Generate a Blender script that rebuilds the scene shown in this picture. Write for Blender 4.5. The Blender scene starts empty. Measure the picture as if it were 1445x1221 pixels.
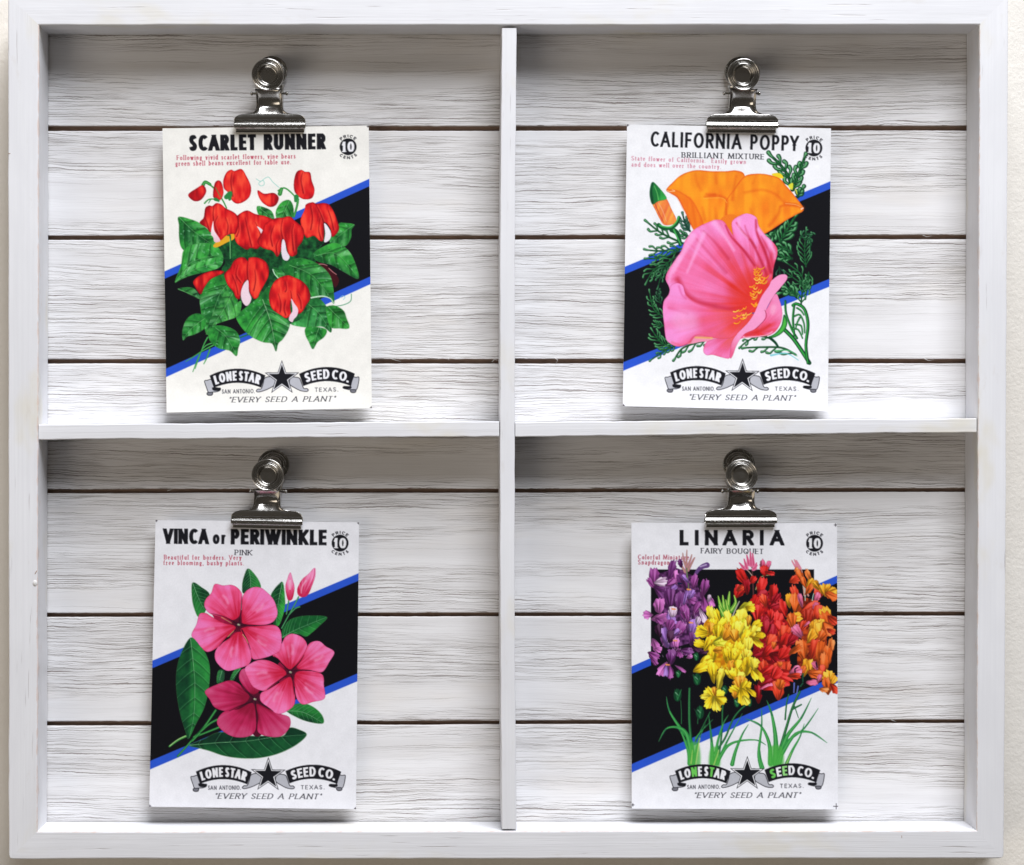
import bpy, math, random
import numpy as np
from mathutils import Vector, Matrix

random.seed(7); RNG = np.random.RandomState(11)
scene = bpy.context.scene
COL = scene.collection

# ------------------------------------------------------------------ camera, world, lamps, exposure
PX = 0.00028            # metres per photograph pixel on the frame's front plane
CAM_D = 0.895           # camera distance to that plane
VX, VY = 620.0, 605.0   # where the camera's axis meets it
Z0 = 1.50
cam_data = bpy.data.cameras.new('camera'); cam = bpy.data.objects.new('camera', cam_data); COL.objects.link(cam)
cam.location = (0, -CAM_D, Z0); cam.rotation_euler = (math.radians(90), 0, 0)
cam_data.sensor_width = 36.0
cam_data.lens = 36.0 * CAM_D / (1445 * PX)
cam_data.shift_x = (722.5 - VX) / 1445.0
cam_data.shift_y = -(610.5 - VY) / 1445.0
cam_data.clip_start = 0.05; cam_data.clip_end = 50
scene.camera = cam
scene.view_settings.view_transform = 'Standard'; scene.view_settings.look = 'None'
scene.view_settings.exposure = 0.0; scene.view_settings.gamma = 1.0
scene.view_settings.use_curve_mapping = False

world = bpy.data.worlds.new("World"); scene.world = world; world.use_nodes = True
bg = world.node_tree.nodes['Background']; bg.inputs[0].default_value = (1.0, 0.90, 0.78, 1); bg.inputs[1].default_value = 0.075

def area_lamp(name, loc, target, sx, sy, power, color):
    d = bpy.data.lights.new(name, 'AREA'); d.shape = 'RECTANGLE'; d.size = sx; d.size_y = sy; d.energy = power; d.color = color
    o = bpy.data.objects.new(name, d); COL.objects.link(o); o.location = loc
    o.rotation_euler = (Vector(target) - Vector(loc)).to_track_quat('-Z', 'Y').to_euler()
    return o
area_lamp('window_light', (0.27, -0.80, Z0 + 1.38), (0, 0, Z0 + 0.02), 0.85, 1.30, 54.0, (0.915, 0.94, 1.0))
area_lamp('fill_light', (-1.5, -1.9, Z0 - 0.75), (0, 0, Z0), 1.5, 1.2, 13.0, (1.0, 0.88, 0.74))  # unseen warm fill lamp, added to lift the shade and vary the metal's reflections

# ------------------------------------------------------------------ helpers
def W(px, py, y=0.0):
    """photograph pixel on the plane at depth y (metres behind the frame front) -> world point"""
    k = (CAM_D + y) / CAM_D * PX
    return ((px - VX) * k, y, Z0 + (VY - py) * k)

def link(name, me, mat=None, parent=None, loc=None):
    o = bpy.data.objects.new(name, me); COL.objects.link(o)
    if mat is not None: me.materials.append(mat)
    if parent is not None: o.parent = parent
    if loc is not None: o.location = loc
    return o

def empty(name, loc):
    o = bpy.data.objects.new(name, None); COL.objects.link(o); o.location = loc; o.empty_display_size = 0.01
    return o

def tag(o, label=None, cat=None, group=None, kind=None):
    if label: o['label'] = label
    if cat: o['category'] = cat
    if group: o['group'] = group
    if kind: o['kind'] = kind
    return o

def mesh(name, verts, faces, smooth=False, uvs=None):
    me = bpy.data.meshes.new(name); me.from_pydata([tuple(v) for v in verts], [], faces); me.update()
    if uvs is not None:
        uv = me.uv_layers.new(name='UVMap'); vi = np.empty(len(me.loops), np.int32); me.loops.foreach_get('vertex_index', vi)
        uv.data.foreach_set('uv', np.asarray(uvs, np.float32)[vi].ravel())
    if smooth: me.polygons.foreach_set('use_smooth', [True] * len(me.polygons))
    return me

class NT:
    """small helper for node materials"""
    def __init__(s, name):
        s.m = bpy.data.materials.new(name); s.m.use_nodes = True; s.n = s.m.node_tree.nodes; s.l = s.m.node_tree.links
        s.b = s.n['Principled BSDF']
    def node(s, t, **kw):
        n = s.n.new(t)
        for k, v in kw.items(): setattr(n, k, v)
        return n
    def put(s, sock, v):
        if hasattr(v, 'links') or isinstance(v, bpy.types.NodeSocket): s.l.new(v, sock)
        else: sock.default_value = v
    def math(s, op, a, b=0.0, c=0.0, clamp=False):
        n = s.node('ShaderNodeMath', operation=op, use_clamp=clamp)
        s.put(n.inputs[0], a); s.put(n.inputs[1], b); s.put(n.inputs[2], c); return n.outputs[0]
    def vmap(s, vec, scale=(1, 1, 1), loc=(0, 0, 0)):
        n = s.node('ShaderNodeMapping'); s.put(n.inputs[0], vec); n.inputs['Scale'].default_value = scale; n.inputs['Location'].default_value = loc
        return n.outputs[0]
    def noise(s, vec, detail=2.0, rough=0.5, scale=1.0, dist=0.0):
        n = s.node('ShaderNodeTexNoise'); s.put(n.inputs['Vector'], vec); n.inputs['Scale'].default_value = scale
        n.inputs['Detail'].default_value = detail; n.inputs['Roughness'].default_value = rough; n.inputs['Distortion'].default_value = dist
        return n.outputs['Fac']
    def ramp(s, v, lo, hi, a=0.0, b=1.0, smooth=True):
        n = s.node('ShaderNodeMapRange', interpolation_type='SMOOTHSTEP' if smooth else 'LINEAR')
        s.put(n.inputs[0], v); n.inputs[1].default_value = lo; n.inputs[2].default_value = hi; n.inputs[3].default_value = a; n.inputs[4].default_value = b
        return n.outputs[0]
    def mix(s, f, a, b):
        n = s.node('ShaderNodeMix', data_type='RGBA'); s.put(n.inputs[0], f); s.put(n.inputs[6], a); s.put(n.inputs[7], b)
        return n.outputs[2]
    def bump(s, h, strength=0.5, dist=0.0002):
        n = s.node('ShaderNodeBump'); s.put(n.inputs['Height'], h); n.inputs['Strength'].default_value = strength; n.inputs['Distance'].default_value = dist
        s.l.new(n.outputs[0], s.b.inputs['Normal']); return n

def rgb(r, g, b): return (r, g, b, 1.0)

# ------------------------------------------------------------------ materials
def mat_frame():
    t = NT('white_painted_wood'); uv = t.node('ShaderNodeUVMap').outputs[0]
    streak = t.noise(t.vmap(uv, (14, 900, 1)), 3, 0.55)
    fine = t.noise(t.vmap(uv, (90, 2600, 1)), 2, 0.5)
    blot = t.noise(t.vmap(uv, (25, 60, 1)), 3, 0.6)
    nick = t.noise(t.vmap(uv, (40, 1200, 1), (3, 7, 0)), 2, 0.5)
    nick = t.math('MULTIPLY', t.ramp(nick, 0.66, 0.72), t.ramp(t.noise(t.vmap(uv, (30, 90, 1), (9, 1, 0)), 1), 0.5, 0.62))
    base = t.mix(t.ramp(blot, 0.3, 0.7), rgb(.705, .705, .72), rgb(.75, .75, .765))
    base = t.mix(t.math('MULTIPLY', t.ramp(streak, 0.35, 0.7), 0.35), base, rgb(.67, .665, .69))
    base = t.mix(t.math('MULTIPLY', nick, 0.55), base, rgb(.42, .38, .36))
    stain = t.ramp(t.noise(t.vmap(uv, (13, 26, 1), (4, 9, 2)), 4, 0.6), 0.54, 0.70)
    base = t.mix(t.math('MULTIPLY', stain, 0.75), base, rgb(.68, .64, .53))
    grime = t.ramp(t.noise(t.vmap(uv, (60, 140, 1), (1, 3, 7)), 4, 0.65), 0.60, 0.74)
    base = t.mix(t.math('MULTIPLY', grime, 0.30), base, rgb(.60, .56, .52))
    at = t.node('ShaderNodeAttribute', attribute_name='wear').outputs['Fac']
    wn = t.noise(t.vmap(uv, (160, 300, 1), (2, 5, 0)), 3, 0.6)
    wear = t.ramp(t.math('ADD', at, t.math('MULTIPLY', t.math('SUBTRACT', wn, 0.5), 1.3)), 0.72, 0.98)
    base = t.mix(t.math('MULTIPLY', wear, 0.55), base, rgb(.62, .43, .33))
    t.put(t.b.inputs['Base Color'], base); t.b.inputs['Roughness'].default_value = 0.62
    t.b.inputs['Specular IOR Level'].default_value = 0.3
    h = t.math('ADD', t.math('ADD', streak, t.math('MULTIPLY', fine, 0.5)), t.math('MULTIPLY', nick, -1.5))
    t.bump(h, 0.55, 0.00012)
    return t.m

def mat_plank():
    t = NT('whitewashed_oak'); uv = t.node('ShaderNodeUVMap').outputs[0]
    sep = t.node('ShaderNodeSeparateXYZ'); t.put(sep.inputs[0], uv); u, v = sep.outputs[0], sep.outputs[1]
    warp = t.math('MULTIPLY', t.math('SUBTRACT', t.noise(t.vmap(uv, (5, 14, 1)), 2, 0.5), 0.5), 0.012)
    warp2 = t.math('MULTIPLY', t.math('SUBTRACT', t.noise(t.vmap(uv, (90, 60, 1), (4, 0, 0)), 2, 0.6), 0.5), 0.0009)
    vw = t.math('ADD', t.math('ADD', v, warp), warp2)
    cmb = t.node('ShaderNodeCombineXYZ'); t.put(cmb.inputs[0], u); t.put(cmb.inputs[1], vw); p = cmb.outputs[0]
    mid = t.math('MULTIPLY', t.math('SUBTRACT', t.noise(t.vmap(p, (34, 150, 1), (2, 7, 3)), 2, 0.6), 0.5), 0.0022)
    fin = t.math('MULTIPLY', t.math('SUBTRACT', t.noise(t.vmap(p, (420, 500, 1), (1, 2, 6)), 2, 0.6), 0.5), 0.00050)
    vv = t.math('ADD', vw, t.math('ADD', mid, fin))
    def lines(F, w, slope, dlo, dhi, k, run):
        """pores of the oak grain: thin broken lines of one width, each with its own breaks"""
        s_ = t.math('MULTIPLY', t.math('ADD', vv, t.math('MULTIPLY', u, slope)), F); idn = t.math('FLOOR', s_)
        d = t.math('DIVIDE', t.math('ABSOLUTE', t.math('SUBTRACT', t.math('FRACT', s_), 0.5)), F)
        c = t.node('ShaderNodeCombineXYZ'); t.put(c.inputs[0], t.math('MULTIPLY', u, run)); t.put(c.inputs[1], t.math('MULTIPLY', idn, 3.17)); c.inputs[2].default_value = k
        br = t.noise(c.outputs[0], 2.0, 0.65)
        c2 = t.node('ShaderNodeCombineXYZ'); t.put(c2.inputs[0], t.math('MULTIPLY', u, run * 3.3)); t.put(c2.inputs[1], t.math('MULTIPLY', idn, 1.71)); c2.inputs[2].default_value = k + 4
        wd = t.math('MULTIPLY', t.noise(c2.outputs[0], 1.0, 0.5), 2.0 * w)
        ln = t.ramp(t.math('DIVIDE', d, wd), 0.35, 1.0, 1.0, 0.0)
        return t.math('MULTIPLY', ln, t.ramp(br, dlo, dhi))
    la = lines(640, 0.000165, 0.012, 0.455, 0.57, 0.0, 19); lb = lines(1050, 0.000105, -0.006, 0.44, 0.58, 2.0, 30); lc = lines(330, 0.00020, 0.004, 0.53, 0.64, 5.0, 15)
    den = t.ramp(t.noise(t.vmap(p, (4.0, 58, 1), (2, 2, 9)), 2, 0.6), 0.38, 0.54)
    ld = lines(1700, 0.000085, 0.0, 0.42, 0.58, 7.0, 36)
    m1 = t.math('MULTIPLY', la, t.math('ADD', t.math('MULTIPLY', den, 0.85), 0.08))
    m2 = t.math('MAXIMUM', t.math('MULTIPLY', lb, t.math('ADD', t.math('MULTIPLY', den, 0.72), .05)), t.math('MULTIPLY', ld, t.math('ADD', t.math('MULTIPLY', den, .75), .10)))
    mk = t.math('MAXIMUM', t.math('MAXIMUM', m1, m2), t.math('MULTIPLY', lc, t.math('ADD', t.math('MULTIPLY', den, .6), .25)))
    fine = t.noise(t.vmap(p, (60, 2600, 1)), 2, 0.6)
    tone = t.noise(t.vmap(p, (9, 110, 1), (0, 4, 4)), 3, 0.55)
    base = t.mix(t.ramp(tone, 0.3, 0.7), rgb(.70, .69, .69), rgb(.80, .795, .80))
    base = t.mix(t.math('MULTIPLY', t.math('MULTIPLY', t.ramp(fine, 0.45, 0.8), t.math('ADD', den, .25)), 0.40), base, rgb(.56, .52, .48))
    base = t.mix(t.math('MULTIPLY', t.ramp(t.noise(t.vmap(p, (14, 40, 1), (7, 1, 4)), 3, .6), .52, .72), .25), base, rgb(.72, .66, .58))
    col = t.mix(t.math('MULTIPLY', mk, 0.96), base, rgb(.155, .125, .105))
    at = t.node('ShaderNodeAttribute', attribute_name='wear').outputs['Fac']
    col = t.mix(at, col, rgb(.42, .33, .27))
    t.put(t.b.inputs['Base Color'], col); t.b.inputs['Roughness'].default_value = 0.7
    t.b.inputs['Specular IOR Level'].default_value = 0.25
    h = t.math('ADD', t.math('MULTIPLY', mk, -1.0), t.math('ADD', t.math('MULTIPLY', fine, 0.25), t.math('MULTIPLY', tone, 0.5)))
    t.bump(h, 0.4, 0.00014)
    return t.m

def mat_wall():
    t = NT('cream_wall_paint'); co = t.node('ShaderNodeTexCoord').outputs['Object']
    a = t.noise(t.vmap(co, (9, 9, 9)), 3, 0.5); b = t.noise(t.vmap(co, (700, 700, 700)), 3, 0.6)
    c = t.noise(t.vmap(co, (130, 130, 130)), 3, 0.6)
    t.put(t.b.inputs['Base Color'], t.mix(t.ramp(a, .3, .7), rgb(.76, .715, .64), rgb(.79, .75, .68)))
    t.b.inputs['Roughness'].default_value = 0.75
    t.bump(t.math('ADD', b, t.math('MULTIPLY', c, 1.5)), 0.5, 0.00035)
    return t.m

def mat_simple(name, col, rough=0.6, metal=0.0, spec=0.5, bscale=0, bstr=0.3, bdist=0.0002):
    t = NT(name); co = t.node('ShaderNodeTexCoord').outputs['Object']
    n = t.noise(t.vmap(co, (180, 180, 180)), 3, 0.6)
    c2 = tuple(c * 0.82 for c in col)
    t.put(t.b.inputs['Base Color'], t.mix(t.ramp(n, .3, .7), rgb(*col), rgb(*c2)))
    t.b.inputs['Roughness'].default_value = rough; t.b.inputs['Metallic'].default_value = metal
    t.b.inputs['Specular IOR Level'].default_value = spec
    if bscale: t.bump(t.noise(t.vmap(co, (bscale,) * 3), 3, 0.6), bstr, bdist)
    return t.m

def mat_metal():
    t = NT('nickel_plated_steel'); co = t.node('ShaderNodeTexCoord').outputs['Object']
    n = t.noise(t.vmap(co, (260, 260, 260)), 3, 0.6); f = t.noise(t.vmap(co, (1400, 1400, 1400)), 2, 0.6)
    t.put(t.b.inputs['Base Color'], t.mix(t.ramp(n, .35, .75), rgb(.50, .485, .455), rgb(.39, .375, .35)))
    t.put(t.b.inputs['Roughness'], t.ramp(n, .3, .8, .13, .26)); t.b.inputs['Metallic'].default_value = 1.0
    t.bump(t.math('ADD', t.math('MULTIPLY', f, 0.08), n), 0.15, 0.00012)
    return t.m

def mat_print():
    t = NT('printed_paper'); co = t.node('ShaderNodeTexCoord').outputs['Object']
    at = t.node('ShaderNodeAttribute', attribute_name='Print').outputs['Color']
    w1 = t.node('ShaderNodeTexWave', bands_direction='X'); t.put(w1.inputs[0], co); w1.inputs['Scale'].default_value = 520
    w2 = t.node('ShaderNodeTexWave', bands_direction='Z'); t.put(w2.inputs[0], co); w2.inputs['Scale'].default_value = 520
    t.put(t.b.inputs['Base Color'], at)
    t.b.inputs['Roughness'].default_value = 0.6; t.b.inputs['Specular IOR Level'].default_value = 0.10
    t.bump(t.math('ADD', w1.outputs['Fac'], w2.outputs['Fac']), 0.10, 0.00005)
    return t.m

M_FRAME, M_PLANK, M_WALL, M_METAL, M_PRINT = mat_frame(), mat_plank(), mat_wall(), mat_metal(), mat_print()
M_BACK = mat_simple('bare_brown_board', (.40, .29, .23), 0.85, spec=0.2, bscale=900)
M_CARD = mat_simple('white_card_stock', (.80, .795, .78), 0.6, spec=0.25)
M_SPLINT = mat_simple('torn_white_fibre', (.8, .79, .77), 0.7, spec=0.2)
# ------------------------------------------------------------------ wall, frame and planks
def noise1(n, step, amp, seed):
    r = np.random.RandomState(seed); k = max(4, int(n / step) + 3); c = r.randn(k) * amp
    x = np.linspace(0, k - 2.001, n); i = x.astype(int); f = x - i; f = f * f * (3 - 2 * f)
    return c[i] * (1 - f) + c[i + 1] * f

def attr(me, name, vals):
    a = me.attributes.new(name, 'FLOAT', 'POINT'); a.data.foreach_set('value', np.asarray(vals, np.float32))

wall_me = mesh('wall', [(-1.6, 0.031, 0.3), (1.6, 0.031, 0.3), (1.6, 0.031, 2.7), (-1.6, 0.031, 2.7)], [(0, 1, 2, 3)])
wall = link('wall', wall_me, M_WALL); tag(wall, kind='structure')

board = empty('display_board', W(716, 1212, 0.0))
tag(board, 'white painted wooden frame with four openings over whitewashed horizontal planks', 'display board')
BL = Vector(board.location)

DEPTH = 0.022
def member(name, in0, in1, out0, out1, front=0.0, back_in=DEPTH - 0.0005, back_out=0.0295, r=0.0005, n=300, seed=0,
           wear_in=0.6, wear_out=0.3, bow=0.0, round_out=None, jit=0.00005, uvflip=False):
    """A length of moulding: inner edge in0-in1 and outer edge out0-out1 in photograph pixels on the front plane."""
    P = lambda p: np.array([W(p[0], p[1], 0)[0], W(p[0], p[1], 0)[2]])
    i0, i1, o0, o1 = P(in0), P(in1), P(out0), P(out1)
    L = np.linalg.norm(i1 - i0); d = (i1 - i0) / L; nrm = np.array([-d[1], d[0]])
    wid = abs(np.dot(o0 - i0, nrm))
    ja = noise1(n + 1, 8, jit, seed * 7 + 1) + noise1(n + 1, 30, jit, seed * 7 + 2); jb = noise1(n + 1, 8, jit, seed * 7 + 3) + noise1(n + 1, 34, jit, seed * 7 + 4)
    verts, uvs, wear = [], [], []
    rf = r / wid
    prof = [(0, back_in, 0), (0, front + r, .75), (rf * .3, front + r * .3, 1), (rf, front, .7), (rf * 2.6, front, 0), (.5, front - 0.00004, 0),
            (1 - rf * 2.6, front, 0), (1 - rf, front, .7), (1 - rf * .3, front + r * .3, 1), (1, front + r, .75), (1, back_out, 0)]
    for k in range(n + 1):
        t = k / n; e = min(1.0, min(t, 1 - t) * n / 4.0)
        a = i0 + (i1 - i0) * t + nrm * (ja[k] * e); b = o0 + (o1 - o0) * t + nrm * (jb[k] * e)
        bw = nrm * bow * 4 * t * (1 - t)
        acc = 0
        for q, (s, y, w) in enumerate(prof):
            p = a + (b - a) * s + bw
            if round_out is not None:
                cx, cz, R, sx, sz = round_out
                ddx = (p[0] - cx) * sx; ddz = (p[1] - cz) * sz
                if ddx > -R and ddz > -R:
                    ex, ez = ddx + R, ddz + R; l = math.hypot(ex, ez)
                    if l > R: p = np.array([cx + sx * (-R + ex / l * R), cz + sz * (-R + ez / l * R)])
            verts.append((p[0] - BL.x, y, p[1] - BL.z))
            uvs.append((L * t + seed * 3.1, s * wid + (y if q in (0, 10) else 0) + seed * 1.7))
            wear.append(w * (wear_in if s < .5 else wear_out))
    m = len(prof); faces = []
    for k in range(n):
        for q in range(m - 1):
            faces.append((k * m + q, k * m + q + 1, (k + 1) * m + q + 1, (k + 1) * m + q))
    faces.append(tuple(range(m))); faces.append(tuple(reversed(range(n * m, n * m + m))))
    me = mesh(name, verts, faces, uvs=uvs)
    import bmesh
    bm = bmesh.new(); bm.from_mesh(me); bmesh.ops.recalc_face_normals(bm, faces=bm.faces); bm.to_mesh(me); bm.free()
    attr(me, 'wear', wear)
    return link(name, me, M_FRAME, board)

iTL, iTR, iBR, iBL = (55, 35.4), (1382.2, 35.0), (1378.0, 1172.2), (52.8, 1173.6)
oTL, oTR, oBR, oBL = (11.2, -6), (1423, -6), (1416.8, 1211.5), (12.3, 1212.6)
def corner(px, sx, sz, R=0.0024):
    c = W(px[0], px[1]); return (c[0], c[2], R, sx, sz)
member('rail', iTL, iTR, oTL, oTR, seed=1, wear_in=.25)
member('rail', iBL, iBR, oBL, oBR, seed=2, wear_in=.92, wear_out=.55, round_out=None)
member('stile', iTL, iBL, oTL, oBL, seed=3, wear_in=1.05, wear_out=.6)
member('stile', iTR, iBR, oTR, oBR, seed=4, wear_in=.92, wear_out=.5)
# round the two lower outside corners of the frame
for o in [o for o in board.children if o.name.startswith(('rail', 'stile'))]:
    me = o.data; co = np.empty(len(me.vertices) * 3); me.vertices.foreach_get('co', co); co = co.reshape(-1, 3)
    for (pp, sx, sz) in ((oBL, -1, -1), (oBR, 1, -1), (oTL, -1, 1), (oTR, 1, 1)):
        cx, cz = W(*pp)[0] - BL.x, W(*pp)[2] - BL.z; R = 0.0022
        ex = (co[:, 0] - cx) * sx + R; ez = (co[:, 2] - cz) * sz + R
        l = np.hypot(ex, ez); s = (ex > 0) & (ez > 0) & (l > R)
        co[s, 0] = cx + sx * (-R + ex[s] / l[s] * R); co[s, 2] = cz + sz * (-R + ez[s] / l[s] * R)
    me.vertices.foreach_set('co', co.ravel()); me.update()

member('divider', (708.1, 39.4), (708.3, 1170.3), (729.0, 39.4), (728.9, 1170.3), front=0.0006, back_out=DEPTH - .0005, seed=5, bow=-0.00078,
       wear_in=.55, wear_out=.45, r=0.0004)
member('shelf', (54.0, 620.8), (704.6, 616.2), (54.0, 599.4), (704.6, 594.8), front=0.0009, back_out=DEPTH - .0005, seed=6, bow=0.0001, wear_in=.35, wear_out=.35, r=0.0004, jit=0.00006)
member('shelf', (727.2, 616.6), (1378.6, 610.6), (727.2, 596.0), (1378.6, 590.4), front=0.0007, back_out=DEPTH - .0005, seed=7, bow=0.0001, wear_in=.35, wear_out=.35, r=0.0004, jit=0.00006)

GAPS = [((178.0, 185.0), (177.4, 184.2)), ((332.4, 338.8), (331.6, 337.7)), ((507.0, 513.3), (506.6, 513.0)), ((690.6, 696.2), (688.8, 694.2)),
        ((865.4, 871.0), (863.6, 869.0)), ((1018.6, 1024.6), (1015.2, 1020.6))]
edges = [(30.0, 30.0)] + [None] * 0
tops = [(20.0, 20.0)] + [(g[0][1], g[1][1]) for g in GAPS]
bots = [(g[0][0], g[1][0]) for g in GAPS] + [(1190.0, 1190.0)]
for k, (tp, bt) in enumerate(zip(tops, bots)):
    n = 420; verts, uvs, wear = [], [], []; xl, xr = 30, 1408
    wt = noise1(n + 1, 2, .00003, 50 + k) + noise1(n + 1, 30, .00004, 60 + k); wb = noise1(n + 1, 2, .00006, 70 + k) * (noise1(n + 1, 20, 1, 90 + k) > .2) + noise1(n + 1, 30, .00005, 80 + k)
    for i in range(n + 1):
        t = i / n; px = xl + (xr - xl) * t
        a = W(px, tp[0] + (tp[1] - tp[0]) * t, DEPTH); b = W(px, bt[0] + (bt[1] - bt[0]) * t, DEPTH)
        zt, zb = a[2] + wt[i], b[2] + wb[i]
        rr = 0.00035
        prof = [(zt - .0001, .0045, 1), (zt, .0012, .9), (zt, rr, .15), (zt - rr * .35, rr * .3, 0), (zt - rr * 1.2, 0, 0), ((zt + zb) / 2, 0, 0),
                (zb + rr * 1.2, 0, 0), (zb + rr * .35, rr * .3, 0), (zb, rr, .25), (zb, .0012, 1), (zb + .0001, .0045, 1)]
        s = 0
        for (z, y, w) in prof:
            verts.append((a[0] - BL.x, DEPTH + y, z - BL.z)); wear.append(w); uvs.append((a[0] + 3.7 * k + 1.3, z + 1.9 * k + y))
    m = 11; faces = [(i * m + q, i * m + q + 1, (i + 1) * m + q + 1, (i + 1) * m + q) for i in range(n) for q in range(m - 1)]
    me = mesh('plank', verts, faces, uvs=uvs); me.flip_normals() if False else None
    attr(me, 'wear', wear)
    link('plank', me, M_PLANK, board)

a, b = W(28, 18, DEPTH), W(1408, 1192, DEPTH)
x0, x1, z0, z1, ya, yb = a[0] - BL.x, b[0] - BL.x, b[2] - BL.z, a[2] - BL.z, DEPTH + .0036, DEPTH + .0058
vs = [(x, y, z) for y in (ya, yb) for z in (z0, z1) for x in (x0, x1)]
link('backing_board', mesh('backing_board', vs, [(0, 1, 3, 2), (4, 6, 7, 5), (0, 4, 5, 1), (2, 3, 7, 6), (0, 2, 6, 4), (1, 5, 7, 3)]), M_BACK, board)

# torn wood fibres along two of the plank edges and on the frame
def fibre(pts, y0, w):
    verts, faces = [], []
    P = [Vector(W(p[0], p[1], y0 - p[2])) - BL for p in pts]
    for i, p in enumerate(P):
        d = (P[min(i + 1, len(P) - 1)] - P[max(i - 1, 0)]).normalized(); s = d.cross(Vector((0, 1, 0))).normalized()
        r = w * (1 - i / (len(P) - 1) * .8)
        for a in range(4):
            an = a * math.pi / 2 + .4; verts.append(p + s * r * math.cos(an) + Vector((0, 1, 0)) * r * math.sin(an))
    for i in range(len(P) - 1):
        for a in range(4): faces.append((i * 4 + a, i * 4 + (a + 1) % 4, (i + 1) * 4 + (a + 1) % 4, (i + 1) * 4 + a))
    link('splinter', mesh('splinter', verts, faces), M_SPLINT, board)
for pts in ([(551, 506, .0002), (557, 508, .0008), (566, 510.5, .0012)], [(632, 505, .0), (634, 509, .0007)], [(694, 511, 0), (698, 507, .0008), (703, 509, .001)],
            [(783, 505, 0), (787, 508, .0009), (785, 512, .001)], [(1304, 506, 0), (1310, 509, .0009), (1318, 507.6, .001)], [(1302, 332, 0), (1308, 334.5, .001), (1315, 333, .001)],
            [(1258, 1016, 0), (1264, 1018.4, .0008)], [(236, 693, 0), (244, 690, .0006)]):
    fibre(pts, DEPTH, 0.00012)

# a gouge and a lump of filler on the left stile, a knot scar on the bottom rail
def blob(name, px, py, y, rx, ry, rz, mat, rot=0):
    c = Vector(W(px, py, y)) - BL; vs, fs = [], []
    for j in range(7):
        ph = math.pi * j / 6
        for i in range(12):
            a = 2 * math.pi * i / 12; x, z = rx * math.sin(ph) * math.cos(a), rz * math.sin(ph) * math.sin(a)
            vs.append((c.x + x * math.cos(rot) - z * math.sin(rot), c.y - ry * math.cos(ph), c.z + x * math.sin(rot) + z * math.cos(rot)))
    for j in range(6):
        for i in range(12): fs.append((j * 12 + i, j * 12 + (i + 1) % 12, j * 12 + 12 + (i + 1) % 12, j * 12 + 12 + i))
    link(name, mesh(name, vs, fs, smooth=True), mat, board)
blob('filler_lump', 49.5, 823, 0.0001, .0010, .00045, .0013, M_SPLINT)
blob('gouge', 50.6, 808, 0.00005, .00025, .00012, .0010, M_BACK, -.5)
blob('gouge', 1272.5, 1181, 0.00005, .00018, .0001, .0008, M_BACK)
blob('gouge', 13.5, 217, 0.0001, .0005, .0002, .0002, M_BACK)
# ------------------------------------------------------------------ printed faces of the seed packets: a small brush-and-polygon painter
CS = 4.5     # canvas samples per photograph pixel
_ng = np.random.RandomState(5).rand(8, 257, 257).astype(np.float32)
def vnoise(X, Y, sx, sy=None, k=0):
    sy = sy or sx; x = X / sx + 31.7 * k; y = Y / sy + 17.3 * k
    xi = np.floor(x).astype(int); yi = np.floor(y).astype(int); fx = x - xi; fy = y - yi
    fx = fx * fx * (3 - 2 * fx); fy = fy * fy * (3 - 2 * fy); g = _ng[k % 8]; xi %= 256; yi %= 256
    return (g[yi, xi] * (1 - fx) + g[yi, xi + 1] * fx) * (1 - fy) + (g[yi + 1, xi] * (1 - fx) + g[yi + 1, xi + 1] * fx) * fy

def cr(pts, closed=True, sub=7):
    p = np.asarray(pts, float); n = len(p)
    if n < 3: return p
    out = []; R = range(n) if closed else range(n - 1)
    for i in R:
        if closed: a, b, c, d = p[(i - 1) % n], p[i], p[(i + 1) % n], p[(i + 2) % n]
        else: a, b, c, d = p[max(i - 1, 0)], p[i], p[i + 1], p[min(i + 2, n - 1)]
        for k in range(sub):
            t = k / sub
            out.append(.5 * (2 * b + (c - a) * t + (2 * a - 5 * b + 4 * c - d) * t * t + (3 * b - a - 3 * c + d) * t ** 3))
    if not closed: out.append(p[-1])
    return np.array(out)

def tile(ox, oy, s):
    def f(t):
        v = np.array([float(a) for a in t.replace(',', ' ').split()]).reshape(-1, 2)
        return v / s + (ox, oy)
    f.s = s
    return f

def box(a, r):
    if r < 1: return a
    r = int(r)
    for ax in (0, 1):
        pad = [(0, 0), (0, 0)]; pad[ax] = (r + 1, r)
        c = np.cumsum(np.pad(a, pad), axis=ax, dtype=np.float32)
        a = (c[2 * r + 1:] - c[:-2 * r - 1]) / (2 * r + 1) if ax == 0 else (c[:, 2 * r + 1:] - c[:, :-2 * r - 1]) / (2 * r + 1)
    return a

def c3(c): return np.array(c, np.float32) / 255.0

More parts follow.
